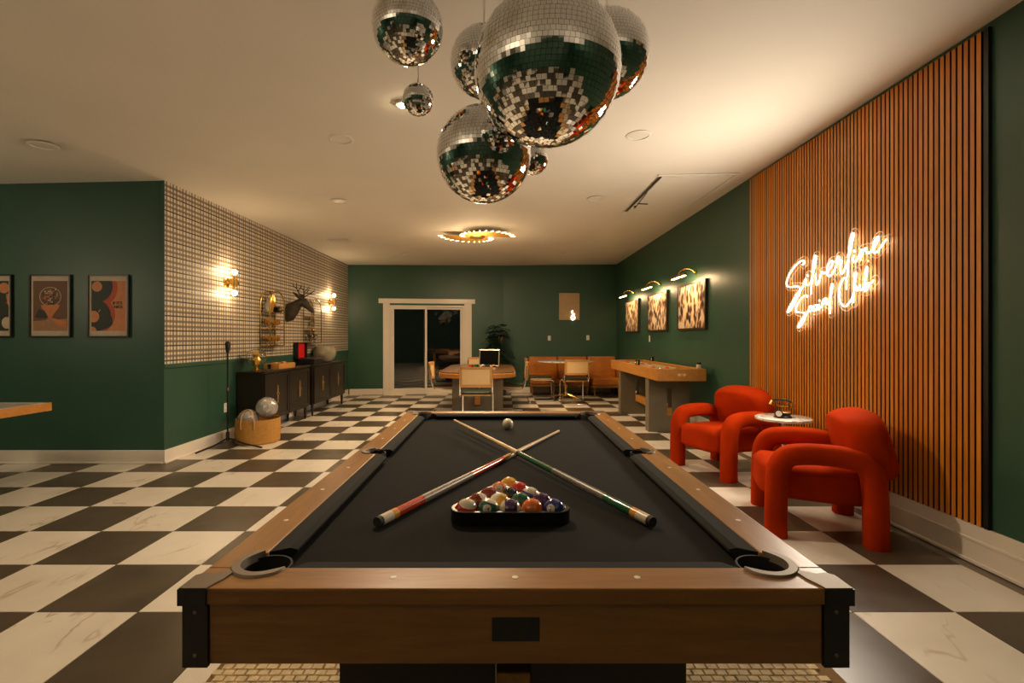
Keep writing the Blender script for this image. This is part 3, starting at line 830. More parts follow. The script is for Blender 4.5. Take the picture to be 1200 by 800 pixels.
MB().tube(smooth_path([(-.03, 0, .125), (-.035, 0, .10), (0, 0, .092), (.035, 0, .10), (.03, 0, .125)], 3), .006, 8).build('cradle', M['brass'], ph, smooth=True)
hs = MB().tube(smooth_path([(-.075, 0, .138), (-.03, 0, .150), (.03, 0, .146), (.068, 0, .125)], 4), .0075, 8).build('handset', M['black'], ph, smooth=True)
MB().tube([(-.075, 0, .142), (-.085, 0, .105)], [.014, .022], 12).build('mouthpiece', M['brass'], hs, smooth=True)
MB().tube([(.066, 0, .13), (.075, 0, .09)], [.014, .022], 12).build('earpiece', M['brass'], hs, smooth=True)

# ------------------------------------------------------------ shuffleboard table
M['shwood'] = wood('shuffleboard_wood', (.46, .19, .032), (.58, .26, .050), 'Y', .35)
M['greige'] = mat('greige_paint', (.165, .14, .092), .5, var=.06)
M['maple'] = wood('maple_field', (.62, .47, .27), (.72, .57, .36), 'Y', .2)
sh = thing('shuffleboard_table', 'long wooden shuffleboard table on greige pedestals along the right wall', 'shuffleboard table', (2.325, 7.65, 0))
hw, hl, zt = .315, 1.35, .90
for s in (-1, 1):
    MB().box2((s * (hw - .045), -hl + .041, zt - .155), (s * hw, hl - .041, zt)).build('side_rail', M['shwood'], sh, bevel=.003)
    MB().box2((-hw, s * (hl - .04), zt - .155), (hw, s * hl, zt)).build('end_rail', M['shwood'], sh, bevel=.003)
MB().box2((-hw + .046, -hl + .041, zt - .15), (hw - .046, hl - .041, zt - .10)).build('gutter', M['blackm'], sh)
MB().box2((-hw + .10, -hl + .10, zt - .099), (hw - .10, hl - .10, zt - .03)).build('playing_field', M['maple'], sh, bevel=.002)
for s in (-1, 1):
    pedestal(sh, -.285, .285, s * .80, .16, 0, zt - .156, .065, .22, .60, M['greige'])
MB().box2((-.031, -.89, .225), (.031, .89, .335)).build('stretcher', M['shwood'], sh, bevel=.003)
em = MB(); em.prism(rrect(.10, .030, .012), 0, .001, xf=lambda v: Vector((v.x, -hl - v.z, v.y + zt - .075))); em.build('emblem', M['cue_white'], sh)
em = MB(); em.prism(rrect(.05, .034, .015), 0, .0015, xf=lambda v: Vector((v.x, -hl - v.z, v.y + zt - .073))); em.build('emblem_badge', M['cue_ring'], sh)
pkm = MB().lathe([(.024, 0), (.027, .003), (.027, .013), (.022, .017), (.012, .019)], 16)
M['puck_r'] = mat('puck_red', (.6, .05, .02), .25); M['puck_s'] = mat('puck_steel', (.8, .7, .5), .2, .9)
pos = [(-.12, .92, 'r'), (-.02, .80, 's'), (.05, .60, 'r'), (-.10, .45, 's'), (.10, .38, 'r'), (-.06, .20, 's'), (-.12, -.55, 'r'), (.02, -.72, 'r'), (-.13, -.85, 's'), (.09, -.92, 'r')]
for k, (x, y, cc) in enumerate(pos):
    o = pkm.build('shuffleboard_puck', M['puck_' + cc], None, smooth=True); o.location = (2.325 + x, 7.65 + y, zt - .0295)
    far = ['nearest the far end', 'second nearest the far end', 'third from the far end', 'fourth from the far end', 'fifth from the far end', 'sixth from the far end', 'fourth from the near end', 'third from the near end', 'second from the near end', 'nearest the near end'][k]
    tag(o, '%s shuffleboard puck on the long table, %s' % ('red' if cc == 'r' else 'steel', far), 'puck', 'pucks on the shuffleboard table')
def score_box(loc, label):
    b = thing('score_counter', label, 'score counter', loc, 0)
    mb = MB(); mb.box2((-.02, -.055, .001), (.02, -.045, .075)); mb.box2((-.02, .045, .001), (.02, .055, .075)); mb.box2((-.02, -.045, .060), (.02, .045, .075)); mb.box2((-.02, -.045, .001), (.02, .045, .010))
    mb.build('frame', M['black'], b, bevel=.002)
    for k in range(3): MB().tube([(0, -.03 + k * .03, .01), (0, -.03 + k * .03, .06)], .009, 8).build('bead', M['white'], b, smooth=True)
score_box((2.325 - .29, 7.30, .90), 'black score counter on the left rail of the shuffleboard table')
score_box((2.325 + .29, 8.50, .90), 'black score counter on the far right rail of the shuffleboard table')
wx = thing('powder_shaker', 'small clear jar with black lid on the near corner of the shuffleboard table', 'jar', (2.59, 6.42, .90))
MB().lathe([(.028, .001), (.03, .004), (.03, .05), (.026, .056)], 18).build('jar_body', M['cue_white'], wx, smooth=True)
MB().lathe([(.031, .0565), (.031, .078), (.026, .08)], 18).build('lid', M['black'], wx, smooth=True)

# ------------------------------------------------------------ poker table, cane chairs
M['tbwood'] = wood('table_wood', (.10, .050, .018), (.16, .085, .032), 'Y', .28)
M['rimwood'] = wood('table_rim_wood', (.48, .19, .035), (.60, .26, .055), 'X', .35)
pk = thing('game_table', 'large wooden game table with rounded corners and grey pedestal base', 'table', (-.40, 8.85, 0))
w, l = 1.26, 2.6
MB().prism(rrect(w - .03, l - .03, .44, 8), .745, .762).build('table_top', M['tbwood'], pk, bevel=.004)
MB().prism(rrect(w, l, .45, 8), .672, .7445).build('rim', M['rimwood'], pk, bevel=.01)
for s in (-1, 1): pedestal(pk, -.42, .42, s * .72, .14, 0, .671, .09, .18, .62, M['greige'])
MB().box2((-.044, -.83, .20), (.044, .83, .34)).build('stretcher', M['rimwood'], pk, bevel=.003)

M['cane_frame'] = wood('beech', (.50, .25, .075), (.62, .33, .11), 'X', .4)
def cane():
    t = NT('woven_cane'); tc = t.n('ShaderNodeTexCoord'); sp = t.n('ShaderNodeSeparateXYZ'); t.link(tc.outputs['Object'], sp.inputs[0])
    f = [t.math('LESS_THAN', t.math('FRACT', t.math('MULTIPLY', t.math('ADD', sp.outputs[a], 3.0), 70.0)), .35) for a in (0, 2)]
    col = t.mix(t.math('MULTIPLY', f[0], f[1]), (.78, .56, .28, 1), (.34, .19, .07, 1))
    t.link(col, t.b.inputs['Base Color']); t.b.inputs['Roughness'].default_value = .55
    return t.m
M['cane'] = cane()
M['pad'] = mat('dark_green_leather', (.018, .035, .022), .35, bump=.1)
def make_cane_chair():
    c = thing('cane_chair', 'x', 'chair', group='cane back cantilever chairs')
    half = [(.235, -.275, .83), (.235, -.255, .62), (.235, -.235, .50), (.235, -.20, .452), (.235, -.13, .440), (.235, .20, .440), (.235, .245, .425), (.235, .262, .38),
            (.235, .262, .08), (.235, .248, .032), (.235, .20, .0135), (.235, -.18, .0135), (.225, -.235, .0135), (.18, -.25, .0135)]
    P = [Vector(p) for p in smooth_path(half, 3)]
    P = P + [Vector((-p.x, p.y, p.z)) for p in reversed(P)]
    MB().tube(P, .0125, 8).build('tube_frame', M['chrome'], c, smooth=True)
    # backrest: curved wooden frame round a woven panel
    def by(x, z): return -.262 - .035 * (1 - (x / .24) ** 2) + .0 - (z - .6) * .07
    fr = MB(); nb = 12
    def strip(x0, x1, z0, z1, th, mb, n):
        for k in range(n):
            xa = x0 + (x1 - x0) * k / n; xb = x0 + (x1 - x0) * (k + 1) / n
            q = []
            for z in (z0, z1):
                for x in (xa, xb):
                    y = by(x, z); q += [(x, y - th / 2, z), (x, y + th / 2, z)]
            mb.add(q, [(0, 2, 6, 4), (1, 5, 7, 3), (0, 1, 3, 2), (4, 6, 7, 5), (0, 4, 5, 1), (2, 3, 7, 6)])
    strip(-.24, .24, .845, .885, .024, fr, nb); strip(-.24, .24, .585, .625, .024, fr, nb)
    strip(-.24, -.205, .625, .845, .024, fr, 1); strip(.205, .24, .625, .845, .024, fr, 1)
    b = fr.build('backrest_frame', M['cane_frame'], c)
    pn = MB(); strip(-.205, .205, .625, .845, .006, pn, nb); pn.build('cane_panel', M['cane'], b)
    MB().prism(rrect(.455, .46, .05, 4), .454, .474).build('seat_frame', M['cane_frame'], c)
    MB().prism(rrect(.45, .455, .06, 4), .4745, .512).build('seat_cushion', M['pad'], c, bevel=.012)
    return c
ch0 = make_cane_chair()
ch0['label'] = 'cane chair at the near end of the game table, its back to the viewer'
ch0.location = (-.373, 7.36, 0)
dup(ch0, (-.94, 8.5, 0), -PI / 2, 'cane chair on the left side of the game table')
dup(ch0, (.15, 8.5, 0), PI / 2, 'cane chair on the right side of the game table')
dup(ch0, (-.50, 10.33, 0), PI, 'cane chair at the far end of the game table beside the plant')
dup(ch0, (.80, 10.25, 0), -PI / 2, 'cane chair left of the round marble table, seen from its side')
dup(ch0, (1.44, 9.72, 0), 0.06, 'cane chair in front of the round marble table and leather bench')

M['void'] = mat('black_velvet', (.004, .004, .004), 1.0, spec=.0)
cs = thing('chip_case', 'open aluminium chip case with black lined lid on the game table', 'case', (-.33, 8.35, .7625), -.15)
MB().box2((-.26, -.16, 0), (.26, .16, .05)).build('tray', M['chrome'], cs, bevel=.004)
MB().box2((-.245, -.145, .0501), (.245, .145, .053)).build('lining', M['void'], cs)
R = Matrix.Rotation(-.22, 3, 'X')
lid = MB(); lid.box(Vector((.08, .175, .05)) + R @ Vector((0, .02, .15)), (.36, .035, .29), R); lo = lid.build('lid', M['chrome'], cs, bevel=.004)
ln = MB(); ln.box(Vector((.08, .175, .05)) + R @ Vector((0, .0005, .15)), (.325, .006, .255), R); ln.build('lid_lining', M['void'], lo)
cc = [M['puck_r'], M['cue_green'], M['cue_white'], M['blackm'], M['cue_ring']]
for k in range(5):
    MB().tube([(-.20 + k * .095, -.12, .066), (-.20 + k * .095, .11, .066)], .019, 12).build('chip_stack', cc[k], cs)

# ------------------------------------------------------------ leather seating
M['leather'] = mat('tan_leather', (.46, .15, .014), .36, var=.15, vscale=5, bump=.08, bscale=160)
M['legwood'] = wood('leg_wood', (.24, .10, .03), (.34, .15, .045), 'Z', .4)
def seat_unit(name, label, loc, rz, L, D, ends=()):
    # local: length along X, back at +Y
    s = thing(name, label, 'bench', loc, rz, 'tan leather corner seating')
    MB().box2((-L / 2, -D / 2, .20), (L / 2, D / 2, .255)).build('seat_frame', M['legwood'], s, bevel=.005)
    n = max(1, round(L / .75))
    for k in range(n):
        x0 = -L / 2 + k * L / n + .004; x1 = -L / 2 + (k + 1) * L / n - .004
        MB().box2((x0, -D / 2 - .01, .256), (x1, D / 2 - .14, .41)).build('seat_cushion', M['leather'], s, bevel=.03, bseg=3)
        bk = MB(); R = Matrix.Rotation(-.10, 3, 'X')
        bk.box((( x0 + x1) / 2, D / 2 - .085, .63), (x1 - x0, .13, .48), R); bo = bk.build('backrest', M['leather'], s, bevel=.03, bseg=3)
        for i in (-1, 0, 1):
            for z in (.52, .66):
                p = Vector(((x0 + x1) / 2 + i * .2 * min(1, (x1 - x0) / .7), D / 2 - .085, .60)) + R @ Vector((0, -.066, z - .60))
                MB().sphere(p, .022, 10, 6, (1, .5, 1)).build('button', M['leather'], bo, smooth=True)
    for x in (-L / 2 + .06, L / 2 - .06):
        for y in (-D / 2 + .05, D / 2 - .05):
            MB().tube([(x, y, .2), (x, y, 0)], [.026, .016], 10).build('leg', M['legwood'], s, smooth=True)
    for e in ends:
        MB().box2((e * (L / 2 + .002), -D / 2, .20), (e * (L / 2 + .05), D / 2 - .02, .60)).build('side_panel', M['leather'], s, bevel=.015)
    return s
seat_unit('leather_bench', 'long tan leather bench along the back wall behind the round table', (1.31, 11.28, 0), .02, 1.36, .52)
seat_unit('leather_corner_seat', 'tufted tan leather corner seat in the far right corner', (2.335, 11.17, 0), 0, .66, .74, ends=(1,))

rt = thing('bistro_table', 'round white marble table with brass pedestal before the leather bench', 'table', (1.36, 10.42, 0))
MB().lathe([(.57, .790), (.60, .795), (.60, .81), (.59, .815)], 48).build('table_top', M['marble'], rt, smooth=True)
MB().lathe([(.05, .789), (.03, .70), (.025, .40), (.045, .30), (.03, .20), (.05, .12), (.06, .075)], 20).build('column', M['brass'], rt, smooth=True)
for k in range(4):
    a = PI / 4 + k * PI / 2 + .3; d = Vector((math.cos(a), math.sin(a), 0))
    MB().tube(smooth_path([d * .03 + Vector((0, 0, .11)), d * .16 + Vector((0, 0, .07)), d * .30 + Vector((0, 0, .018))], 4), .017, 8).build('foot', M['brass'], rt, smooth=True)

# ------------------------------------------------------------ plant
pl = thing('potted_palm', 'dark leafy potted plant in the back corner behind the game table', 'plant', (-.08, 11.1, 0))
M['leaf'] = mat('dark_leaf', (.012, .040, .016), .45, var=.3, vscale=6)
M['pot'] = mat('dark_pot', (.04, .035, .03), .5)
MB().lathe([(.13, 0), (.17, .02), (.2, .33), (.19, .345), (.17, .33), (.15, .28)], 24).build('pot', M['pot'], pl, smooth=True)
MB().lathe([(.168, .27), (.165, .30), (.01, .305)], 20).build('soil', M['blackm'], pl)
rs = random.Random(3)
for k in range(3):
    MB().tube(smooth_path([(rs.uniform(-.03, .03), rs.uniform(-.03, .03), .28), (rs.uniform(-.06, .06), rs.uniform(-.05, .05), .8), (rs.uniform(-.1, .1), rs.uniform(-.08, .05), 1.35)], 4), [.012] * 9, 6).build('stem', M['legwood'], pl, smooth=True)
for k in range(115):
    a = rs.uniform(0, 2 * PI); z0 = rs.uniform(.62, 1.60); L = rs.uniform(.20, .36) * (1.15 if z0 < 1.3 else .8)
    up = rs.uniform(.0, .35) + (.25 if z0 > 1.25 else 0); d = Vector((math.cos(a), math.sin(a) * .75, 0)); sd = Vector((-d.y, d.x, 0)).normalized()
    mb = MB(); c0 = Vector((0, 0, z0)); n = 9
    spine = [c0 + d * (L * t / n) + Vector((0, 0, L * (up * t / n - .55 * (t / n) ** 2))) for t in range(n + 1)]
    mb.tube(spine, .0035, 4)
    for t in range(2, n + 1):
        for s in (-1, 1):
            ll = .13 * math.sin(PI * (.25 + .7 * t / (n + 1))); p = spine[t]; tip = p + sd * s * ll + d * ll * .55 + Vector((0, 0, -.02)); w = d * .024
            mb.add([p, p + (tip - p) * .45 + w, tip, p + (tip - p) * .45 - w + Vector((0, 0, .004))], [(0, 1, 2, 3)])
    mb.build('frond', M['leaf'], pl)

# ------------------------------------------------------------ credenzas along the plaid wall
M['credenza'] = mat('ebonised_wood', (.018, .014, .010), .35, var=.2, vscale=5)
M['carved'] = mat('carved_bronze', (.34, .21, .09), .45, .6, bump=.5, bscale=60)
def credenza(label, y0, y1):
    c = thing('credenza', label, 'cabinet', (XL + .02, (y0 + y1) / 2, 0), 0, 'black credenzas below the plaid wallpaper')
    L = y1 - y0; D = .36
    MB().box2((0, -L / 2, .19), (D - .02, L / 2, .83)).build('body', M['credenza'], c, bevel=.003)
    MB().box2((0, -L / 2 - .01, .8305), (D + .01, L / 2 + .01, .856)).build('worktop', M['credenza'], c, bevel=.004)
    n = 2
    for k in range(n):
        a = -L / 2 + .012 + k * (L - .012) / n; b = a + (L - .012) / n - .012
        d = MB().box2((D - .0195, a, .21), (D, b, .815)).build('door', M['credenza'], c, bevel=.004)
        fr = MB()
        fr.box2((D, a, .21), (D + .008, a + .05, .815)); fr.box2((D, b - .05, .21), (D + .008, b, .815))
        fr.box2((D, a + .05, .77), (D + .008, b - .05, .815)); fr.box2((D, a + .05, .21), (D + .008, b - .05, .255))
        fr.build('door_frame', M['credenza'], d)
        m_ = (a + b) / 2; h = MB(); rs = random.Random(5)
        prof = [(.012, -.125), (.02, -.11), (.012, -.09), (.028, -.06), (.018, -.04), (.034, -.01), (.036, .015), (.018, .045), (.028, .065), (.012, .09), (.02, .11), (.010, .125)]
        pts = [(w, z) for w, z in prof] + [(-w, z) for w, z in reversed(prof)]
        h.prism(pts, 0, .010, xf=lambda v: Vector((D + .001 + v.z, m_ + v.x, .52 + v.y)))
        h.build('carved_pull', M['carved'], d, bevel=.002)
        MB().sphere((D + .018, m_ + .01, .53), .013, 10, 8).build('knob', M['carved'], d, smooth=True)
    for x in (.035, D - .045):
        for y in (-L / 2 + .05, L / 2 - .05):
            MB().tube([(x, y, .19), (x, y, .10), (x, y, 0)], [.022, .024, .014], 10).build('leg', M['credenza'], c, smooth=True)
    return c
credenza('black two door credenza nearest the viewer, behind the basket', 6.41, 7.91)
credenza('black two door credenza farther back, carrying the large glass bowl', 8.10, 9.70)

M['amber'] = mat('amber_glass', (.85, .42, .08), .08, trans=.7, ior=1.4)
M['clear'] = mat('clear_glass', (.93, .93, .90), .03, trans=1.0, ior=1.4)
M['smoked'] = mat('smoky_glass', (.62, .56, .42), .12, trans=.55, ior=1.35, var=.2, vscale=9)
g = thing('globe_lamp', 'clear glass globe lamp with brass foot on the near credenza', 'lamp', (-3.30, 6.56, .8565))
MB().lathe([(.075, 0), (.08, .008), (.05, .018), (.022, .03), (.022, .055), (.04, .065)], 24).build('base', M['brass'], g, smooth=True)
MB().lathe([(.03, .066), (.085, .09), (.125, .15), (.13, .19), (.115, .24), (.07, .285), (.02, .297), (.018, .294), (.068, .281), (.112, .238), (.127, .19), (.122, .15), (.083, .093), (.03, .07)], 28, close=True).build('globe', M['clear'], g, smooth=True)
MB().lathe([(.02, .066), (.045, .10), (.06, .15), (.04, .19), (.055, .22), (.03, .26)], 9).build('inner_shade', M['gold'], g)
for k, (x, y) in enumerate(((-3.22, 6.74), (-3.24, 6.83))):
    o = MB().lathe([(.028, .001), (.036, .005), (.038, .085), (.035, .085), (.033, .012), (.002, .010)], 18).build('drinking_glass', M['clear'], None, smooth=True)
    o.location = (x, y, .8565); tag(o, ['clear drinking glass beside the globe lamp on the near credenza', 'clear drinking glass touching the wooden tray on the near credenza'][k], 'glass', 'glasses on the near credenza')
tr = thing('serving_tray', 'honey coloured wooden box tray on the near credenza', 'tray', (-3.27, 7.20, .8565))
M['honey'] = wood('honey_wood', (.50, .22, .05), (.62, .30, .08), 'Y', .4)
m = MB(); m.box2((-.11, -.27, 0), (.11, .27, .012)); m.box2((-.11, -.27, .012), (-.096, .27, .075)); m.box2((.096, -.27, .012), (.11, .27, .075)); m.box2((-.096, -.27, .012), (.096, -.256, .075)); m.box2((-.096, .256, .012), (.096, .27, .075))
m.build('box', M['honey'], tr, bevel=.002)
for y in (-.15, .12): MB().lathe([(.03, .0125), (.034, .02), (.034, .085), (.03, .095)], 16, (0, y, 0)).build('canister', M['honey'], tr, smooth=True)

tt = thing('record_player', 'black suitcase record player with raised red lined lid', 'record player', (-3.30, 8.36, .8565))
M['redlin'] = mat('red_lining', (.60, .008, .010), .6)
MB().box2((-.11, -.19, 0), (.16, .19, .095)).build('case', M['black'], tt, bevel=.008)
MB().box2((-.095, -.175, .0951), (.145, .175, .098)).build('deck', M['blackm'], tt)
MB().lathe([(.115, .0985), (.115, .104), (.01, .105)], 28, (.03, -.03, 0)).build('platter', M['black'], tt, smooth=True)
MB().tube(smooth_path([(-.06, .14, .125), (.05, .14, .125), (.10, .08, .118)], 3), .005, 6).build('tone_arm', M['chrome'], tt, smooth=True)
ld = MB(); ld.box2((-.175, -.19, .098), (-.165, .19, .37)); ld.box2((-.165, -.19, .098), (-.105, -.178, .37)); ld.box2((-.165, .178, .098), (-.105, .19, .37)); ld.box2((-.165, -.178, .358), (-.105, .178, .37)); ld.box2((-.165, -.178, .098), (-.105, .178, .108))
lo = ld.build('lid', M['black'], tt, bevel=.003)
MB().box2((-.164, -.177, .1085), (-.150, .177, .3575)).build('lid_lining', M['redlin'], lo)
bw_ = thing('glass_bowl', 'large rounded smoky glass bowl on the far credenza', 'bowl', (-3.27, 9.02, .8565))
MB().lathe([(.09, 0), (.105, .01), (.15, .05), (.2, .13), (.212, .19), (.195, .25), (.165, .29), (.16, .29), (.188, .25), (.204, .19), (.19, .13), (.14, .055), (.09, .015), (.002, .012)], 32).build('bowl', M['smoked'], bw_, smooth=True)
for x, y in ((.05, -.06), (-.04, .08), (.07, .06)):
    pass
for k, (y, x, h) in enumerate(((8.66, -3.22, .10), (9.40, -3.30, .07))):
    o = MB().lathe([(.03, .001), (.036, .006), (.034, h * .6), (.016, h * .85), (.018, h)], 16).build('small_bottle', M['smoked'], None, smooth=True)
    o.location = (x, y, .8565); tag(o, ['small glass bottle beside the record player', 'squat glass bottle right of the large glass bowl'][k], 'bottle')

# ------------------------------------------------------------ brass arched wall shelves
def wall_shelf(label, y0, y1, z0, z1, content):
    W = y1 - y0; H = z1 - z0
    s = thing('wall_shelf', label, 'shelf', (XL + .003, (y0 + y1) / 2, z0), 0, 'arched brass shelves on the plaid wall')
    D = .15; r = W / 2; hs = H - r * .95
    def arch(x):
        p = [(x, -W / 2, 0), (x, -W / 2, hs)]
        p += [(x, -math.cos(a) * W / 2, hs + math.sin(a) * r * .95) for a in [PI * k / 12 for k in range(1, 12)]]
        return p + [(x, W / 2, hs), (x, W / 2, 0)]
    for x in (.010, D):
        MB().tube(arch(x), .009, 8, caps=True).build('arch_frame', M['brass'], s, smooth=True)
    lv = [0, H * .30, H * .60]
    for z in lv:
        m = MB()
        for yy in (-W / 2, W / 2): m.tube([(.01, yy, z), (D, yy, z)], .007, 6)
        for xx in (.01, D): m.tube([(xx, -W / 2, z), (xx, W / 2, z)], .007, 6)
        sf = m.build('shelf_rail', M['brass'], s, smooth=True)
        MB().box2((.018, -W / 2 + .008, z - .004), (D - .008, W / 2 - .008, z + .004)).build('shelf_glass', M['clear'], sf)
    return s, lv
s1, lv = wall_shelf('nearer arched brass shelf filled with amber glasses on the plaid wall', 7.05, 7.51, 1.19, 2.00, True)
gm = MB().lathe([(.022, .001), (.026, .003), (.006, .010), (.006, .055), (.04, .075), (.047, .12), (.04, .15), (.037, .15), (.043, .12), (.036, .078), (.003, .062)], 16).mesh('coupe'); gm.shade_smooth(); gm.materials.append(M['amber'])
k = 0
for li, nm in ((0, 'bottom'), (1, 'middle')):
    for i in range(4):
        o = bpy.data.objects.new('amber_glass', gm); COL.objects.link(o); o.location = (XL + .08, 7.12 + i * .105, 1.19 + lv[li] + .0045)
        tag(o, '%s amber stemmed glass on the %s level of the nearer brass shelf' % (('leftmost', 'second from left', 'third from left', 'rightmost')[i], nm), 'glass', 'amber glasses on the %s shelf level' % nm)
def mask_lump(name, label, cat, loc, m, seed, sc):
    rs = random.Random(seed); mb = MB().sphere((0, 0, 0), .5, 12, 9)
    mb.v = [tuple(v[i] * sc[i] * (1 + rs.uniform(-.22, .22)) for i in range(3)) for v in mb.v]
    zmin = min(v[2] for v in mb.v); mb.v = [(v[0], v[1], v[2] - zmin) for v in mb.v]
    return mb
# top level: gold ornament, bottle and black box
t1 = 1.19 + lv[2] + .0045
go = thing('gold_ornament', 'glinting gold leaf ornament on top of the nearer brass shelf', 'ornament', (XL + .085, 7.26, t1))
for k in range(9):
    a = k * .7; MB().tube(smooth_path([(0, 0, 0), (.01 * math.cos(a), .03 * math.sin(a), .10), (.03 * math.cos(a), .05 * math.sin(a), .20 + .03 * (k % 3))], 3), [.008, .008, .008, .018, .022, .016, .004], 6).build('leaf', M['gold'], go, smooth=True)
o = MB().lathe([(.035, .001), (.045, .01), (.05, .08), (.04, .13), (.014, .16), (.014, .20), (.02, .205)], 18).build('decanter', M['smoked'], None, smooth=True); o.location = (XL + .08, 7.13, t1)
tag(o, 'smoky glass decanter at the left of the nearer shelf top level', 'decanter')
bx = thing('film_camera', 'small black and brass vintage camera on the nearer brass shelf', 'camera', (XL + .085, 7.425, t1))
MB().box2((-.04, -.065, .001), (.04, .065, .085)).build('camera_body', M['black'], bx, bevel=.006)
MB().tube([(.04, 0, .045), (.075, 0, .045)], [.03, .026], 14).build('lens', M['brass'], bx, smooth=True)
MB().box2((-.03, -.03, .0855), (.03, .03, .105)).build('viewfinder', M['brass'], bx, bevel=.003)
s2, lv2 = wall_shelf('farther arched brass shelf beside the deer head on the plaid wall', 8.58, 9.05, 1.21, 2.00, False)
for i, (y, li) in enumerate(((8.69, 0), (8.81, 0), (8.93, 0), (8.80, 1))):
    o = bpy.data.objects.new('coupe_glass', gm.copy()); o.data.materials[0] = M['clear']; COL.objects.link(o); o.location = (XL + .08, y, 1.21 + lv2[li] + .0045)
    tag(o, ['leftmost clear stemmed glass on the bottom of the farther brass shelf', 'middle clear stemmed glass on the bottom of the farther brass shelf', 'rightmost clear stemmed glass on the bottom of the farther brass shelf', 'single clear stemmed glass on the middle of the farther brass shelf'][i], 'glass', 'clear glasses on the farther shelf')

# ------------------------------------------------------------ deer head
M['deer'] = mat('dark_resin', (.045, .034, .022), .45, bump=.3, bscale=70, var=.3, vscale=14)
dh = thing('deer_head', 'dark brown stag head with antlers mounted on the plaid wallpaper', 'deer head', (XL + .003, 7.95, 0))
def ell(c, t_, rx, rz, n=14):
    t_ = Vector(t_).normalized(); side = Vector((0, 1, 0)); up = side.cross(t_) * -1
    return [Vector(c) + side * (rx * math.cos(2 * PI * k / n)) + up * (rz * math.sin(2 * PI * k / n)) for k in range(n)]
nk = [((0, 0, 1.70), (1, 0, 0), .10, .140), ((.06, 0, 1.73), (1, 0, .30), .115, .145), ((.11, 0, 1.785), (1, 0, .65), .088, .110), ((.17, 0, 1.845), (1, 0, .8), .066, .080), ((.225, 0, 1.885), (1, 0, .35), .062, .070),
      ((.27, 0, 1.880), (1, 0, -.6), .062, .076), ((.305, 0, 1.85), (1, 0, -1), .056, .066), ((.355, 0, 1.795), (1, 0, -1), .040, .042), ((.40, 0, 1.755), (1, 0, -1), .037, .040), ((.425, 0, 1.73), (1, 0, -1), .030, .032), ((.437, 0, 1.718), (1, 0, -1), .012, .014)]
MB().loft([ell(*r) for r in nk]).build('head_and_neck', M['deer'], dh, smooth=True, angle=80)
for s in (-1, 1):
    MB().tube([(.23, s * .05, 1.93), (.20, s * .09, 1.985), (.175, s * .125, 2.02), (.16, s * .15, 2.035)], [(.014, .014), (.040, .020), (.032, .016), (.004, .004)], 8).build('ear', M['deer'], dh, smooth=True)
    an = MB()
    main = smooth_path([(.265, s * .04, 1.93), (.235, s * .09, 2.02), (.215, s * .14, 2.10), (.22, s * .15, 2.19)], 4); an.tube(main, [.013 - .009 * i / (len(main) - 1) for i in range(len(main))], 8)
    for b in ([(.25, s * .06, 1.97), (.33, s * .075, 2.02), (.42, s * .09, 2.03), (.50, s * .10, 2.05)], [(.225, s * .11, 2.05), (.27, s * .13, 2.10), (.31, s * .14, 2.17)], [(.34, s * .076, 2.022), (.39, s * .10, 2.07), (.41, s * .11, 2.11)], [(.217, s * .135, 2.09), (.17, s * .14, 2.13), (.15, s * .14, 2.18)]):
        p = smooth_path(b, 3); an.tube(p, [.010 - .007 * i / (len(p) - 1) for i in range(len(p))], 7)
    an.build('antler', M['deer'], dh, smooth=True)

# ------------------------------------------------------------ microphone stand, basket
ms = thing('microphone_stand', 'thin black microphone stand with folding legs beside the basket', 'microphone stand', (-3.33, 5.93, 0))
MB().tube([(0, 0, .12), (0, 0, 1.12)], .0095, 8).build('pole', M['black'], ms, smooth=True)
MB().tube([(0, 0, .06), (0, 0, .16)], .02, 10).build('hub', M['black'], ms, smooth=True)
MB().tube([(0, 0, .66), (0, 0, .70)], .016, 10).build('clutch', M['gunmetal'], ms, smooth=True)
MB().tube([(0, 0, 1.12), (0, 0, 1.16), (0, 0, 1.24), (0, 0, 1.26)], [.014, .026, .03, .018], 10).build('microphone', M['black'], ms, smooth=True)
for dx, dy in ((.50, -.17), (-.10, -.46), (-.05, .33)):
    MB().tube([(0, 0, .085), (dx * .5, dy * .5, .035), (dx, dy, .011)], .0105, 6).build('leg', M['black'], ms, smooth=True)
bk = thing('basket', 'mustard woven floor basket with loop handles beside the credenza', 'basket', (-3.06, 6.13, 0))
M['mustard'] = mat('mustard_felt', (.50, .25, .055), .85, var=.12, vscale=30, bump=.3, bscale=220)
MB().lathe([(.235, 0), (.255, .02), (.262, .15), (.255, .30), (.248, .30), (.250, .15), (.24, .03), (.002, .02)], 36).build('body', M['mustard'], bk, smooth=True)
M['strap'] = mat('tan_strap', (.50, .27, .10), .6)
for s in (-1, 1):
    P = smooth_path([(-.08, s * .257, .20), (-.08, s * .26, .30), (-.055, s * .25, .40), (0, s * .24, .435), (.055, s * .25, .40), (.08, s * .26, .30), (.08, s * .257, .20)], 4)
    MB().tube(P, (.012, .006), 8).build('handle', M['strap'], bk, smooth=True)

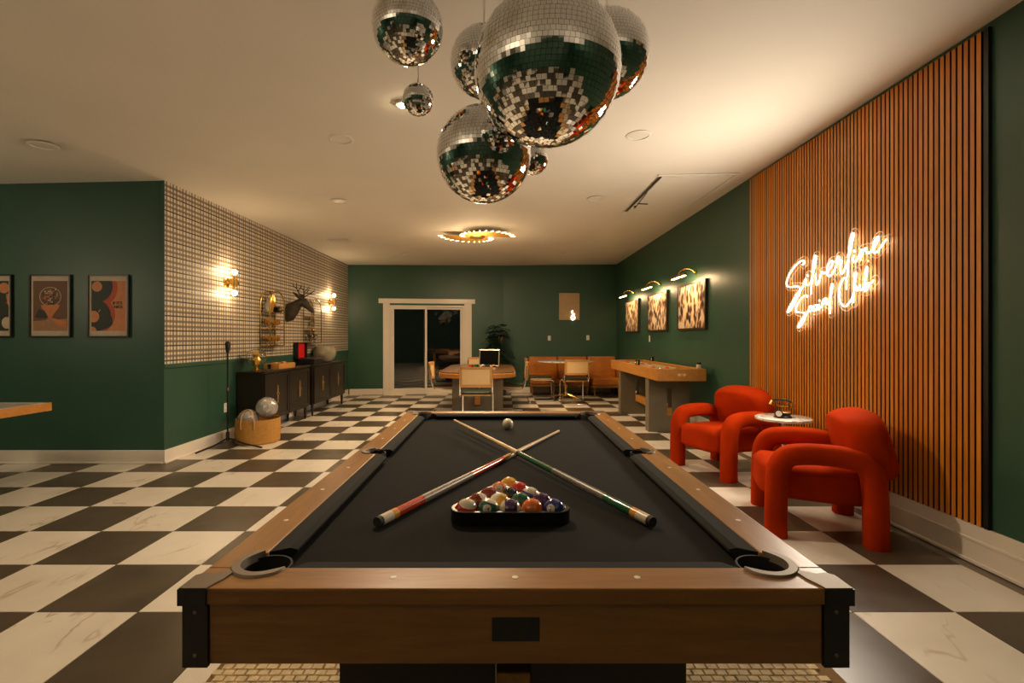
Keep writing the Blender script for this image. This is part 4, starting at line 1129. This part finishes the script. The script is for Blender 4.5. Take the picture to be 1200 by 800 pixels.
# ------------------------------------------------------------ mirror balls
def mirror():
    t = NT('mirror_facets'); t.b.inputs['Base Color'].default_value = (.86, .86, .85, 1); t.b.inputs['Metallic'].default_value = 1; t.b.inputs['Roughness'].default_value = .03
    return t.m
M['mirror'] = mirror(); M['core'] = mat('ball_core', (.035, .03, .025), .6)
def facets(r, ts, seed):
    rs = random.Random(seed); mb = MB(); nr = max(8, round(PI * r / ts))
    for i in range(nr):
        la = -PI / 2 + PI * (i + .5) / nr; n = max(4, round(2 * PI * r * math.cos(la) / ts)); off = rs.random()
        for k in range(n):
            lo = 2 * PI * (k + off) / n
            nrm = Vector((math.cos(la) * math.cos(lo), math.cos(la) * math.sin(lo), math.sin(la)))
            ee = Vector((-math.sin(lo), math.cos(lo), 0)); no = nrm.cross(ee)
            a, b = rs.gauss(0, .018), rs.gauss(0, .018)
            e2 = (ee + nrm * a).normalized(); n2 = (no + nrm * b).normalized()
            hw = PI * r * math.cos(la) / n * .94; hh = PI * r / nr / 2 * .94
            c = nrm * r
            mb.add([c - e2 * hw - n2 * hh, c + e2 * hw - n2 * hh, c + e2 * hw + n2 * hh, c - e2 * hw + n2 * hh], [(0, 1, 2, 3)])
    return mb
def disco(label, c, r, ts, hang=None, rz=0.0):
    d = thing('disco_ball', label, 'disco ball', c, rz, 'hanging mirror balls')
    MB().sphere((0, 0, 0), r - .004, 40, 24).build('core', M['core'], d, smooth=True)
    f = facets(r, ts, int(c[0] * 1000) + 5).build('mirror_facets', M['mirror'], d); f['kind'] = 'stuff'
    cap = MB().lathe([(r * .12, r - .004), (r * .12, r + .006), (r * .05, r + .012), (r * .04, r + .03)], 16).build('cap', M['chrome'], d, smooth=True)
    if hang is None:
        top = zc(c[0]) - .004 + (YW - c[1]) * .0062 - c[2]
        MB().tube([(0, 0, r + .025), (0, 0, top - .012)], .0025, 6).build('chain', M['chrome'], d)
        MB().lathe([(.035, top - .012), (.035, top - .004), (.02, top - .001)], 14).build('ceiling_hook', M['ceil'], d, smooth=True)
    else:
        MB().tube([(0, 0, r + .025), (0, 0, hang)], .002, 6).build('chain', M['chrome'], d)
    return d
disco('largest mirror disco ball, hanging foremost in the middle of the cluster', (.156, 1.68, 2.22), .25, .0165)
disco('second largest disco ball, lowest of the cluster, left below the largest', (-.076, 2.08, 2.08), .20, .0155)
disco('disco ball hanging by itself at the left of the cluster above the tiny one', (-.402, 2.09, 2.63), .15, .0135)
disco('tiny disco ball dangling below the left ball', (-.358, 2.09, 2.32), .066, .0095, hang=.165)
disco('disco ball half hidden behind the left side of the largest ball', (-.082, 2.34, 2.62), .164, .0140)
disco('disco ball half hidden behind the right side of the largest ball', (.450, 2.09, 2.51), .178, .0140)
disco('small disco ball peeking out right behind the second largest ball', (.163, 2.52, 2.22), .075, .0105)
# two wrapped mirror balls in the basket
M['wrap'] = mat('clear_plastic_wrap', (.92, .90, .86), .12, trans=.72, ior=1.22, bump=.6, bscale=30)
for k, (c, r, lab) in enumerate((((-2.96, 6.15, .424), .130, 'plastic wrapped mirror ball at the right in the mustard basket'), ((-3.17, 6.10, .288), .122, 'plastic wrapped mirror ball at the left in the mustard basket'))):
    d = thing('wrapped_disco_ball', lab, 'disco ball', c, 0, 'wrapped balls in the basket')
    f = facets(r - .012, .016, 11 + k).build('mirror_facets', M['mirror'], d); f['kind'] = 'stuff'
    MB().sphere((0, 0, 0), r - .016, 24, 14).build('core', M['core'], d, smooth=True)
    rs = random.Random(k); mb = MB().sphere((0, 0, 0), r, 26, 18)
    mb.v = [tuple(q * (1 + rs.uniform(-.035, .03)) for q in v) for v in mb.v]
    mb.build('plastic_wrap', M['wrap'], d)

# ------------------------------------------------------------ ceiling fittings
def downlight(x, y, label, lit=False):
    z = (zc(x) if x > XL else 2.92) - .002
    if y < YW and x > XL: z += (YW - y) * .006
    d = thing('recessed_light', label, 'ceiling light', (x, y, z), 0, 'recessed ceiling lights')
    MB().lathe([(.105, .0), (.108, -.006), (.085, -.010), (.082, -.004)], 28).build('trim_ring', M['ceil'], d, smooth=True)
    MB().lathe([(.081, -.003), (.079, -.005), (.002, -.0055)], 24).build('lens', M['white'], d, smooth=True)
    return d
for x, y, lab in ((-3.85, 4.1, 'unlit recessed light in the ceiling above the posters'), (-1.36, 4.13, 'unlit recessed light left of the disco ball cluster'), (1.17, 4.17, 'unlit recessed light right of the disco ball cluster'),
                  (-1.98, 5.94, 'unlit recessed light near the plaid wall'), (1.17, 6.04, 'unlit recessed light left of the ceiling hatch'),
                  (-1.9, 9.7, 'unlit recessed light in front of the sliding door'), (1.2, 9.8, 'unlit recessed light over the leather seating')):
    downlight(x, y, lab)
vt = thing('ceiling_vent', 'white louvred air vent in the ceiling near the plaid wall', 'air vent', (-2.78, 8.3, zc(-2.78) + .008))
MB().box2((-.17, -.10, -.008), (.17, .10, -.002)).build('frame', M['ceil'], vt, bevel=.002)
for k in range(6): MB().box((0, -.065 + k * .026, -.012), (.29, .018, .003), Matrix.Rotation(.5, 3, 'X')).build('louvre', M['ceil'], vt)
hx0, hx1, hy0, hy1 = 1.71, 2.50, 5.24, 6.69
ht = thing('attic_hatch', 'rectangular attic hatch panel with black gap and latch in the ceiling', 'hatch', ((hx0 + hx1) / 2, (hy0 + hy1) / 2, zc(2.1) + .002)); ht.rotation_euler = (0, -.0192, 0)
hw, hl = (hx1 - hx0) / 2, (hy1 - hy0) / 2
MB().box2((-hw, -hl, -.006), (hw, hl, -.001)).build('gap', M['black'], ht)
MB().box2((-hw + .012, -hl + .004, -.016), (hw - .012, hl - .004, -.0065)).build('hatch_panel', M['ceil'], ht)
m = MB(); m.box2((-hw - .04, -hl - .045, -.012), (hw + .04, -hl - .002, -.001)); m.box2((-hw - .04, hl + .002, -.012), (hw + .04, hl + .045, -.001)); m.box2((hw + .002, -hl, -.012), (hw + .04, hl, -.001))
m.build('frame', M['ceil'], ht, bevel=.002)
MB().box2((-hw - .016, -hl, -.010), (-hw - .002, hl * 1.05, -.004)).build('hinge_bar', M['black'], ht)
MB().tube([(-hw + .06, hl * .75, -.02), (-hw + .01, -hl * .25, -.02)], .005, 6).build('strut', M['black'], ht)
MB().box((-hw + .10, hl * .42, -.022), (.14, .022, .008), Matrix.Rotation(.25, 3, 'Z')).build('latch', M['black'], ht, bevel=.002)
MB().box2((-hw + .02, hl * .55, -.03), (-hw + .05, hl * .62, -.017)).build('padlock', M['black'], ht, bevel=.004)

# bright pin spot that strikes the mirror balls
px = thing('pin_spot', 'small lit pin spot on the ceiling beside the tiny disco ball', 'spotlight', (-.72, 3.52, zc(-.72) + .005))
MB().lathe([(.05, 0), (.055, -.006), (.045, -.02), (.032, -.022), (.03, -.012)], 20).build('housing', M['white'], px, smooth=True)
M['pin'] = mat('lit_lens', (1, .9, .7), .3, emis=(1, .78, .48), estr=120)
MB().sphere((0, 0, -.026), .020, 14, 10, (1, 1, .8)).build('lens', M['pin'], px, smooth=True)
light('pin_spot_light', 'SPOT', (0, 0, -.06), W_PIN, (1, .74, .48), px, .03, rot=(0, 0, 0), spot=2.6)

# gold fan ceiling lamps: two spirals of leaves with lit tips
M['tip'] = mat('lit_leaf_tip', (1, .9, .7), .4, emis=(1, .72, .36), estr=5)
M['leafgold'] = mat('satin_gold', (.88, .50, .12), .5, .85)
def fan_lamp(label, loc, rz, energy):
    f = thing('ceiling_lamp', label, 'ceiling lamp', loc, rz, 'gold leaf ceiling lamps')
    MB().lathe([(.10, 0), (.11, -.01), (.11, -.05), (.10, -.06)], 28).build('canopy', M['gold'], f, smooth=True)
    MB().lathe([(.085, -.061), (.13, -.066), (.13, -.085), (.115, -.10)], 28).build('hub', M['gold'], f, smooth=True)
    n = 15
    for h in (0, 1):
        for k in range(n):
            a = -(PI * h + PI * k / n + .1); R = .26 + .36 * (1 - k / (n - 1)) ** .9
            d = Vector((math.cos(a), math.sin(a), 0)); sd = Vector((-d.y, d.x, 0)); z = -.074 - .0012 * k
            w0, w1 = .018, .036 + .05 * (R - .26)
            def slab(r0, r1, wa, wb, th):
                mb = MB(); vs = []
                for zz in (z - th / 2, z + th / 2):
                    vs += [d * r0 - sd * wa + Vector((0, 0, zz)), d * r1 - sd * wb + Vector((0, 0, zz)), d * r1 + sd * wb + Vector((0, 0, zz)), d * r0 + sd * wa + Vector((0, 0, zz))]
                return mb.add(vs, [(3, 2, 1, 0), (4, 5, 6, 7), (0, 1, 5, 4), (1, 2, 6, 5), (2, 3, 7, 6), (3, 0, 4, 7)])
            lf = slab(.08, R - .075, w0, w1, .004).build('leaf', M['leafgold'], f)
            slab(R - .0745, R, .008, .009, .010).build('lit_tip', M['tip'], lf)
    light('lamp_light', 'AREA', (0, 0, -.13), energy * .78, WARM, f, 1.0)
    light('lamp_glow', 'POINT', (0, 0, -.42), energy * .17, WARM, f, .25)
    return f
fan_lamp('gold leaf ceiling lamp with glowing tips above the game table', (-.40, 7.85, zc(-.4) + .012), PI + .15, W_CHANDELIER)
def added_torchiere(label, loc, power, omni=False):  # unseen lamps added to brighten the front ceiling and the poster wall
    f = thing('added_floor_lamp', label, 'floor lamp', loc, 0, 'added unseen uplight lamps')
    MB().lathe([(.14, 0), (.14, .015), (.03, .03)], 24).build('base', M['black'], f, smooth=True)
    MB().tube([(0, 0, .03), (0, 0, 1.70)], .012, 8).build('pole', M['black'], f, smooth=True)
    MB().lathe([(.02, 1.70), (.08, 1.73), (.16, 1.80), (.155, 1.80), (.075, 1.737), (.015, 1.712)], 24).build('bowl', M['black'], f, smooth=True)
    if omni: light('lamp_light', 'POINT', (0, 0, 1.98), power, (1.0, .77, .52), f, .09)
    else: light('uplight', 'SPOT', (0, 0, 1.80), power, (1.0, .80, .58), f, .06, rot=(PI, 0, 0), spot=2.7)
added_torchiere('added unseen uplight floor lamp behind the viewer to the left, brightening the ceiling', (-2.6, -.7, 0), W_ADDED_LEFT)
added_torchiere('added unseen floor lamp in the side room, brightening the poster wall', (-6.2, 2.3, 0), W_ADDED_SIDE, True)
added_torchiere('added unseen uplight floor lamp behind the viewer to the right, brightening the ceiling', (1.7, -1.2, 0), W_ADDED_RIGHT)

# ------------------------------------------------------------ wall sconces, picture lights
M['bulb'] = mat('lit_bulb', (1, .9, .7), .4, emis=(1, .74, .38), estr=28)
def sconce(label, y, z):
    s = thing('wall_sconce', label, 'sconce', (XL + .003, y, z), 0, 'brass sconces on the plaid wall')
    MB().tube([(0, 0, 0), (.012, 0, 0), (.02, 0, 0)], [.065, .065, .05], 24).build('back_plate', M['brass'], s, smooth=True)
    MB().tube([(.02, 0, 0), (.085, 0, 0)], .012, 10).build('arm', M['brass'], s, smooth=True)
    MB().tube([(.10, -.012, 0), (.10, .012, 0)], .055, 24).build('disc', M['brass'], s, smooth=True)
    MB().tube([(.10, 0, -.075), (.10, 0, .075)], .020, 14).build('lamp_holder', M['brass'], s, smooth=True)
    for k in (-1, 1):
        MB().sphere((.10, 0, k * .132), .034, 16, 12).build('bulb', M['bulb'], s, smooth=True)
        light('sconce_light', 'POINT', (.10, 0, k * .135), W_SCONCE, WARM, s, .042)
    return s
sconce('brass two bulb sconce on the plaid wall nearest the green corner', 6.20, 2.005)
sconce('brass two bulb sconce on the plaid wall near the back corner', 9.88, 2.03)

def crowd(seed):
    t = NT('sepia_print'); co = t.coord(scale=(1, 1, 1))
    tc = t.n('ShaderNodeMapping'); t.link(co, tc.inputs[0]); tc.inputs['Location'].default_value = (seed * 3.1, seed * 1.7, seed); tc.inputs['Scale'].default_value = (1, 1.1, .6)
    vo = t.n('ShaderNodeTexVoronoi'); t.link(tc.outputs[0], vo.inputs['Vector']); vo.inputs['Scale'].default_value = 13
    f = t.noise(tc.outputs[0], 11, 6, .65, .8)
    mixv = t.math('ADD', t.math('MULTIPLY', vo.outputs['Distance'], .45), t.math('MULTIPLY', f, .65))
    t.link(t.ramp(mixv, [(.45, (.025, .013, .008)), (.53, (.26, .13, .06)), (.62, (.78, .60, .40))]), t.b.inputs['Base Color'])
    t.b.inputs['Roughness'].default_value = .3
    return t.m
M['walnut'] = wood('dark_frame', (.030, .018, .010), (.055, .03, .016), 'Y', .4)
M['tube'] = mat('lit_tube', (1, .85, .6), .4, emis=(1, .62, .26), estr=22)
for k, (yc, w, lab) in enumerate(((7.01, 1.04, 'nearest the slat panel'), (8.54, 1.06, 'in the middle of the three'), (10.19, 1.02, 'nearest the back corner'))):
    p = thing('framed_photograph', 'dark framed sepia crowd photograph on the right wall, ' + lab, 'picture', (XR - .0015, yc, 1.757), 0, 'sepia photographs on the right wall')
    h = .68; fw = .028
    m = MB(); m.box2((-.035, -w / 2, -h / 2), (0, -w / 2 + fw, h / 2)); m.box2((-.035, w / 2 - fw, -h / 2), (0, w / 2, h / 2)); m.box2((-.035, -w / 2 + fw, h / 2 - fw), (0, w / 2 - fw, h / 2)); m.box2((-.035, -w / 2 + fw, -h / 2), (0, w / 2 - fw, -h / 2 + fw))
    m.build('frame', M['walnut'], p)
    MB().box2((-.024, -w / 2 + fw, -h / 2 + fw), (-.002, w / 2 - fw, h / 2 - fw)).build('print', crowd(k + 1), p)
    l = thing('picture_light', 'brass picture light over the sepia photograph ' + lab, 'picture light', (XR - .0015, yc - .05, 2.22), 0, 'brass picture lights')
    MB().tube([(0, -.1, 0), (-.02, -.1, 0)], .028, 16).build('mount', M['brass'], l, smooth=True)
    MB().tube(smooth_path([(-.02, -.1, 0), (-.09, -.07, .055), (-.17, -.03, .05), (-.215, 0, .0), (-.22, 0, -.032)], 5), .008, 8).build('arm', M['brass'], l, smooth=True)
    MB().tube([(-.222, -.27, -.035), (-.222, .27, -.035)], .022, 12).build('shade', M['brass'], l, smooth=True)
    MB().tube([(-.219, -.255, -.056), (-.219, .255, -.056)], .014, 8).build('lit_tube', M['tube'], l, smooth=True)
    d = light('picture_lamp', 'AREA', (-.21, 0, -.078), W_PICTURE, (1, .66, .34), l, .05, size_y=.5); d.rotation_euler = (0, math.radians(-38), 0)

# ------------------------------------------------------------ plates, small canvas
def plate(name, label, loc, rz, kind):
    p = thing(name, label, kind, loc, rz)     # local: -Y faces the room
    MB().box2((-.036, -.006, -.058), (.036, 0, .058)).build('cover', M['white'], p, bevel=.002)
    if kind == 'light switch': MB().box2((-.017, -.009, -.032), (.017, -.0062, .032)).build('rocker', M['white'], p, bevel=.002)
    else:
        for z in (-.025, .025): MB().box2((-.016, -.008, z - .018), (.016, -.0062, z + .018)).build('socket', M['cue_white'], p, bevel=.002)
ybr = lambda x: BB[1] + (x - BB[0]) / (BC[0] - BB[0]) * (BC[1] - BB[1])
plate('light_switch', 'white switch plate left below the small canvas on the back wall', (1.13, ybr(1.13) - .001, 1.30), .026, 'light switch')
plate('light_switch', 'white switch plate right below the small canvas on the back wall', (2.05, ybr(2.05) - .001, 1.31), .026, 'light switch')
plate('light_switch', 'white switch plate under the middle sepia photograph on the right wall', (XR - .001, 9.05, 1.29), PI / 2, 'light switch')
plate('wall_outlet', 'white outlet low on the green wall beside the microphone stand', (XL + .001, 6.22, .42), -PI / 2, 'outlet') if False else None
o = thing('wall_outlet', 'white outlet low on the green wall behind the microphone stand', 'outlet', (XL + .001, 6.18, .42), PI / 2)
MB().box2((-.036, -.006, -.058), (.036, 0, .058)).build('cover', M['white'], o, bevel=.002)
for z in (-.025, .025): MB().box2((-.016, -.008, z - .018), (.016, -.0062, z + .018)).build('socket', M['cue_white'], o, bevel=.002)
cv = thing('canvas', 'small tan canvas with a white neon flame on the back wall', 'picture', (1.605, ybr(1.605) - .002, 2.05), .026)
M['canvas'] = mat('tan_canvas', (.50, .36, .22), .8, var=.06, vscale=14)
MB().box2((-.245, -.03, -.32), (.245, 0, .32)).build('stretched_canvas', M['canvas'], cv, bevel=.003)
M['flame'] = mat('flame_neon', (1, .95, .85), .4, emis=(1, .9, .72), estr=9)
for pth in ([(.06, -.038, -.31), (.045, -.038, -.25), (.085, -.038, -.20), (.06, -.038, -.14), (.075, -.038, -.10)], [(.10, -.038, -.31), (.125, -.038, -.26), (.095, -.038, -.21), (.115, -.038, -.17)], [(.06, -.038, -.31), (.08, -.038, -.316), (.10, -.038, -.31)]):
    MB().tube(smooth_path(pth, 4), .008, 6).build('neon_flame', M['flame'], cv, smooth=True)

# ------------------------------------------------------------ posters on the left front wall
def clip(poly, x0, x1, y0, y1):
    for ax, lim, sg in ((0, x0, 1), (0, x1, -1), (1, y0, 1), (1, y1, -1)):
        out = []
        for i in range(len(poly)):
            a, b = poly[i], poly[(i + 1) % len(poly)]; ia = (a[ax] - lim) * sg >= 0; ib = (b[ax] - lim) * sg >= 0
            if ia: out.append(a)
            if ia != ib:
                t_ = (lim - a[ax]) / (b[ax] - a[ax]); out.append((a[0] + (b[0] - a[0]) * t_, a[1] + (b[1] - a[1]) * t_))
        poly = out
        if not poly: break
    return poly
pc = {'peach': (.62, .24, .095), 'red': (.50, .075, .025), 'vinyl': (.022, .030, .020), 'cream': (.60, .47, .33), 'brown': (.15, .065, .030), 'tan': (.38, .19, .09), 'dark': (.03, .02, .012), 'orange': (.60, .20, .06), 'paper': (.55, .46, .34)}
PM = {k: mat('print_' + k, v, .55, var=.08, vscale=20) for k, v in pc.items()}
def ellp(cx, cy, rx, ry=None, n=40): return [(cx + rx * math.cos(2 * PI * k / n), cy + (ry or rx) * math.sin(2 * PI * k / n)) for k in range(n)]
def poster(label, x, shapes, texts=()):
    w, h = .428, .648
    p = thing('framed_poster', label, 'poster', (x, YW - .0015, 1.633), 0, 'framed posters on the green wall')
    fw = .014; m = MB()
    m.box2((-w / 2, -.025, -h / 2), (-w / 2 + fw, 0, h / 2)); m.box2((w / 2 - fw, -.025, -h / 2), (w / 2, 0, h / 2)); m.box2((-w / 2 + fw, -.025, h / 2 - fw), (w / 2 - fw, 0, h / 2)); m.box2((-w / 2 + fw, -.025, -h / 2), (w / 2 - fw, 0, -h / 2 + fw))
    m.build('frame', M['black'], p)
    MB().box2((-w / 2 + fw, -.012, -h / 2 + fw), (w / 2 - fw, -.001, h / 2 - fw)).build('mat_board', PM['paper'], p)
    ax, ay = .177, .258
    z = .0122
    pr = MB().prism([(-ax, -ay), (ax, -ay), (ax, ay), (-ax, ay)], 0, .0002, xf=lambda v: Vector((v.x, -z - v.z, v.y))).build('artwork', PM[shapes[0]], p)
    for k, (c, poly) in enumerate(shapes[1]):
        q = clip(poly, -ax, ax, -ay, ay)
        if len(q) < 3: continue
        zz = z + .0003 + k * .00005
        MB().prism(q, 0, .00004, xf=lambda v: Vector((v.x, -zz - v.z, v.y))).build('printed_shape', PM[c], pr)
    for s, sz, tx, tz in texts:
        me = text_mesh(s, sz, 'lettering', .0001, bold=.0016); me.materials.append(PM['dark'])
        for v in me.vertices: v.co = (v.co.x + tx, -z - .002 - v.co.z, v.co.y + tz)
        o2 = bpy.data.objects.new('lettering', me); COL.objects.link(o2); o2.parent = pr
    return p
poster('framed poster of two vinyl records with red smears and lettering, nearest the corner', -4.066,
       ('peach', [('red', ellp(-.11, .185, .205, .20)), ('red', ellp(-.145, -.09, .215, .20)), ('vinyl', ellp(-.16, -.17, .205, .09)), ('vinyl', ellp(-.12, .20, .165)), ('vinyl', ellp(-.145, -.10, .17)), ('peach', ellp(-.118, .20, .053)), ('peach', ellp(-.155, -.11, .060)), ('peach', ellp(-.165, -.255, .04)),
                  ('vinyl', ellp(.03, -.155, .013, .05)), ('cream', [(-.105, -.06), (-.085, -.035), (-.08, -.04), (-.10, -.065)])]),
       (("IF IT'S", .040, .094, .028), ('NICE.', .040, .106, -.012)))
rs = random.Random(9)
shp = [('tan', [(-.2, -.26), (.2, -.26), (.2, -.13), (-.2, -.16)]), ('dark', [(-.12, -.03), (-.16, -.12), (-.02, -.13), (-.05, -.06)])]
shp += [('cream', ellp(.0, .095, .112, .10)), ('brown', ellp(.0, .095, .106, .094))]
for i in range(-5, 6):
    for j in range(-4, 5):
        x, y = i * .018, .095 + j * .018
        if math.hypot(x, y - .095) < .09 and rs.random() < .72: shp.append((rs.choice(['cream', 'tan', 'dark', 'orange', 'dark']), [(x - .007, y - .007), (x + .007, y - .007), (x + .007, y + .007), (x - .007, y + .007)]))
shp += [('orange', [(-.095, .008), (.105, .012), (.085, -.03), (.04, -.085), (.02, -.12), (-.02, -.115), (-.05, -.06), (-.085, -.025)]), ('tan', [(-.02, -.115), (.02, -.12), (.10, -.22), (-.10, -.22)]), ('orange', [(.0, -.12), (.17, -.16), (.17, -.23), (.08, -.2)])]
poster('framed brown poster of a mirror ball resting in a cocktail coupe', -4.667, ('brown', shp))
poster('framed vinyl record poster cut off by the left edge of the picture', -5.275,
       ('peach', [('red', ellp(.02, .0, .25, .08)), ('vinyl', ellp(.04, .16, .17)), ('vinyl', ellp(.13, -.14, .17)), ('peach', ellp(.13, .185, .055)), ('peach', [(.15, .12), (.18, .13), (.18, 0), (.165, .02)]), ('cream', ellp(.155, -.175, .05, .06))]))

# ------------------------------------------------------------ table at the far left edge
gt = thing('side_game_table', 'grey topped table with wood edge jutting in at the left edge', 'table', (-4.53, 2.85, 0))
M['greytop'] = mat('grey_laminate', (.36, .34, .30), .3)
hw, hl = .76, 1.24
MB().box2((-hw + .012, -hl + .012, .73), (hw - .012, hl - .012, .7605)).build('table_top', M['greytop'], gt, bevel=.002)
m = MB(); m.box2((-hw, -hl, .695), (hw, -hl + .0115, .762)); m.box2((-hw, hl - .0115, .695), (hw, hl, .762)); m.box2((-hw, -hl + .0115, .695), (-hw + .0115, hl - .0115, .762)); m.box2((hw - .0115, -hl + .0115, .695), (hw, hl - .0115, .762))
m.build('wood_edge', M['rimwood'], gt)
m = MB(); m.box2((-hw + .02, hl - .045, .7607), (hw - .02, hl - .02, .7612)); m.box2((hw - .045, -hl + .02, .7607), (hw - .02, hl - .045, .7612)); m.build('border_line', M['white'], gt)
for x in (-hw + .45, hw - .45):
    for y in (-hl + .3, hl - .55): MB().box2((x - .03, y - .03, 0), (x + .03, y + .03, .694)).build('leg', M['black'], gt, bevel=.003)
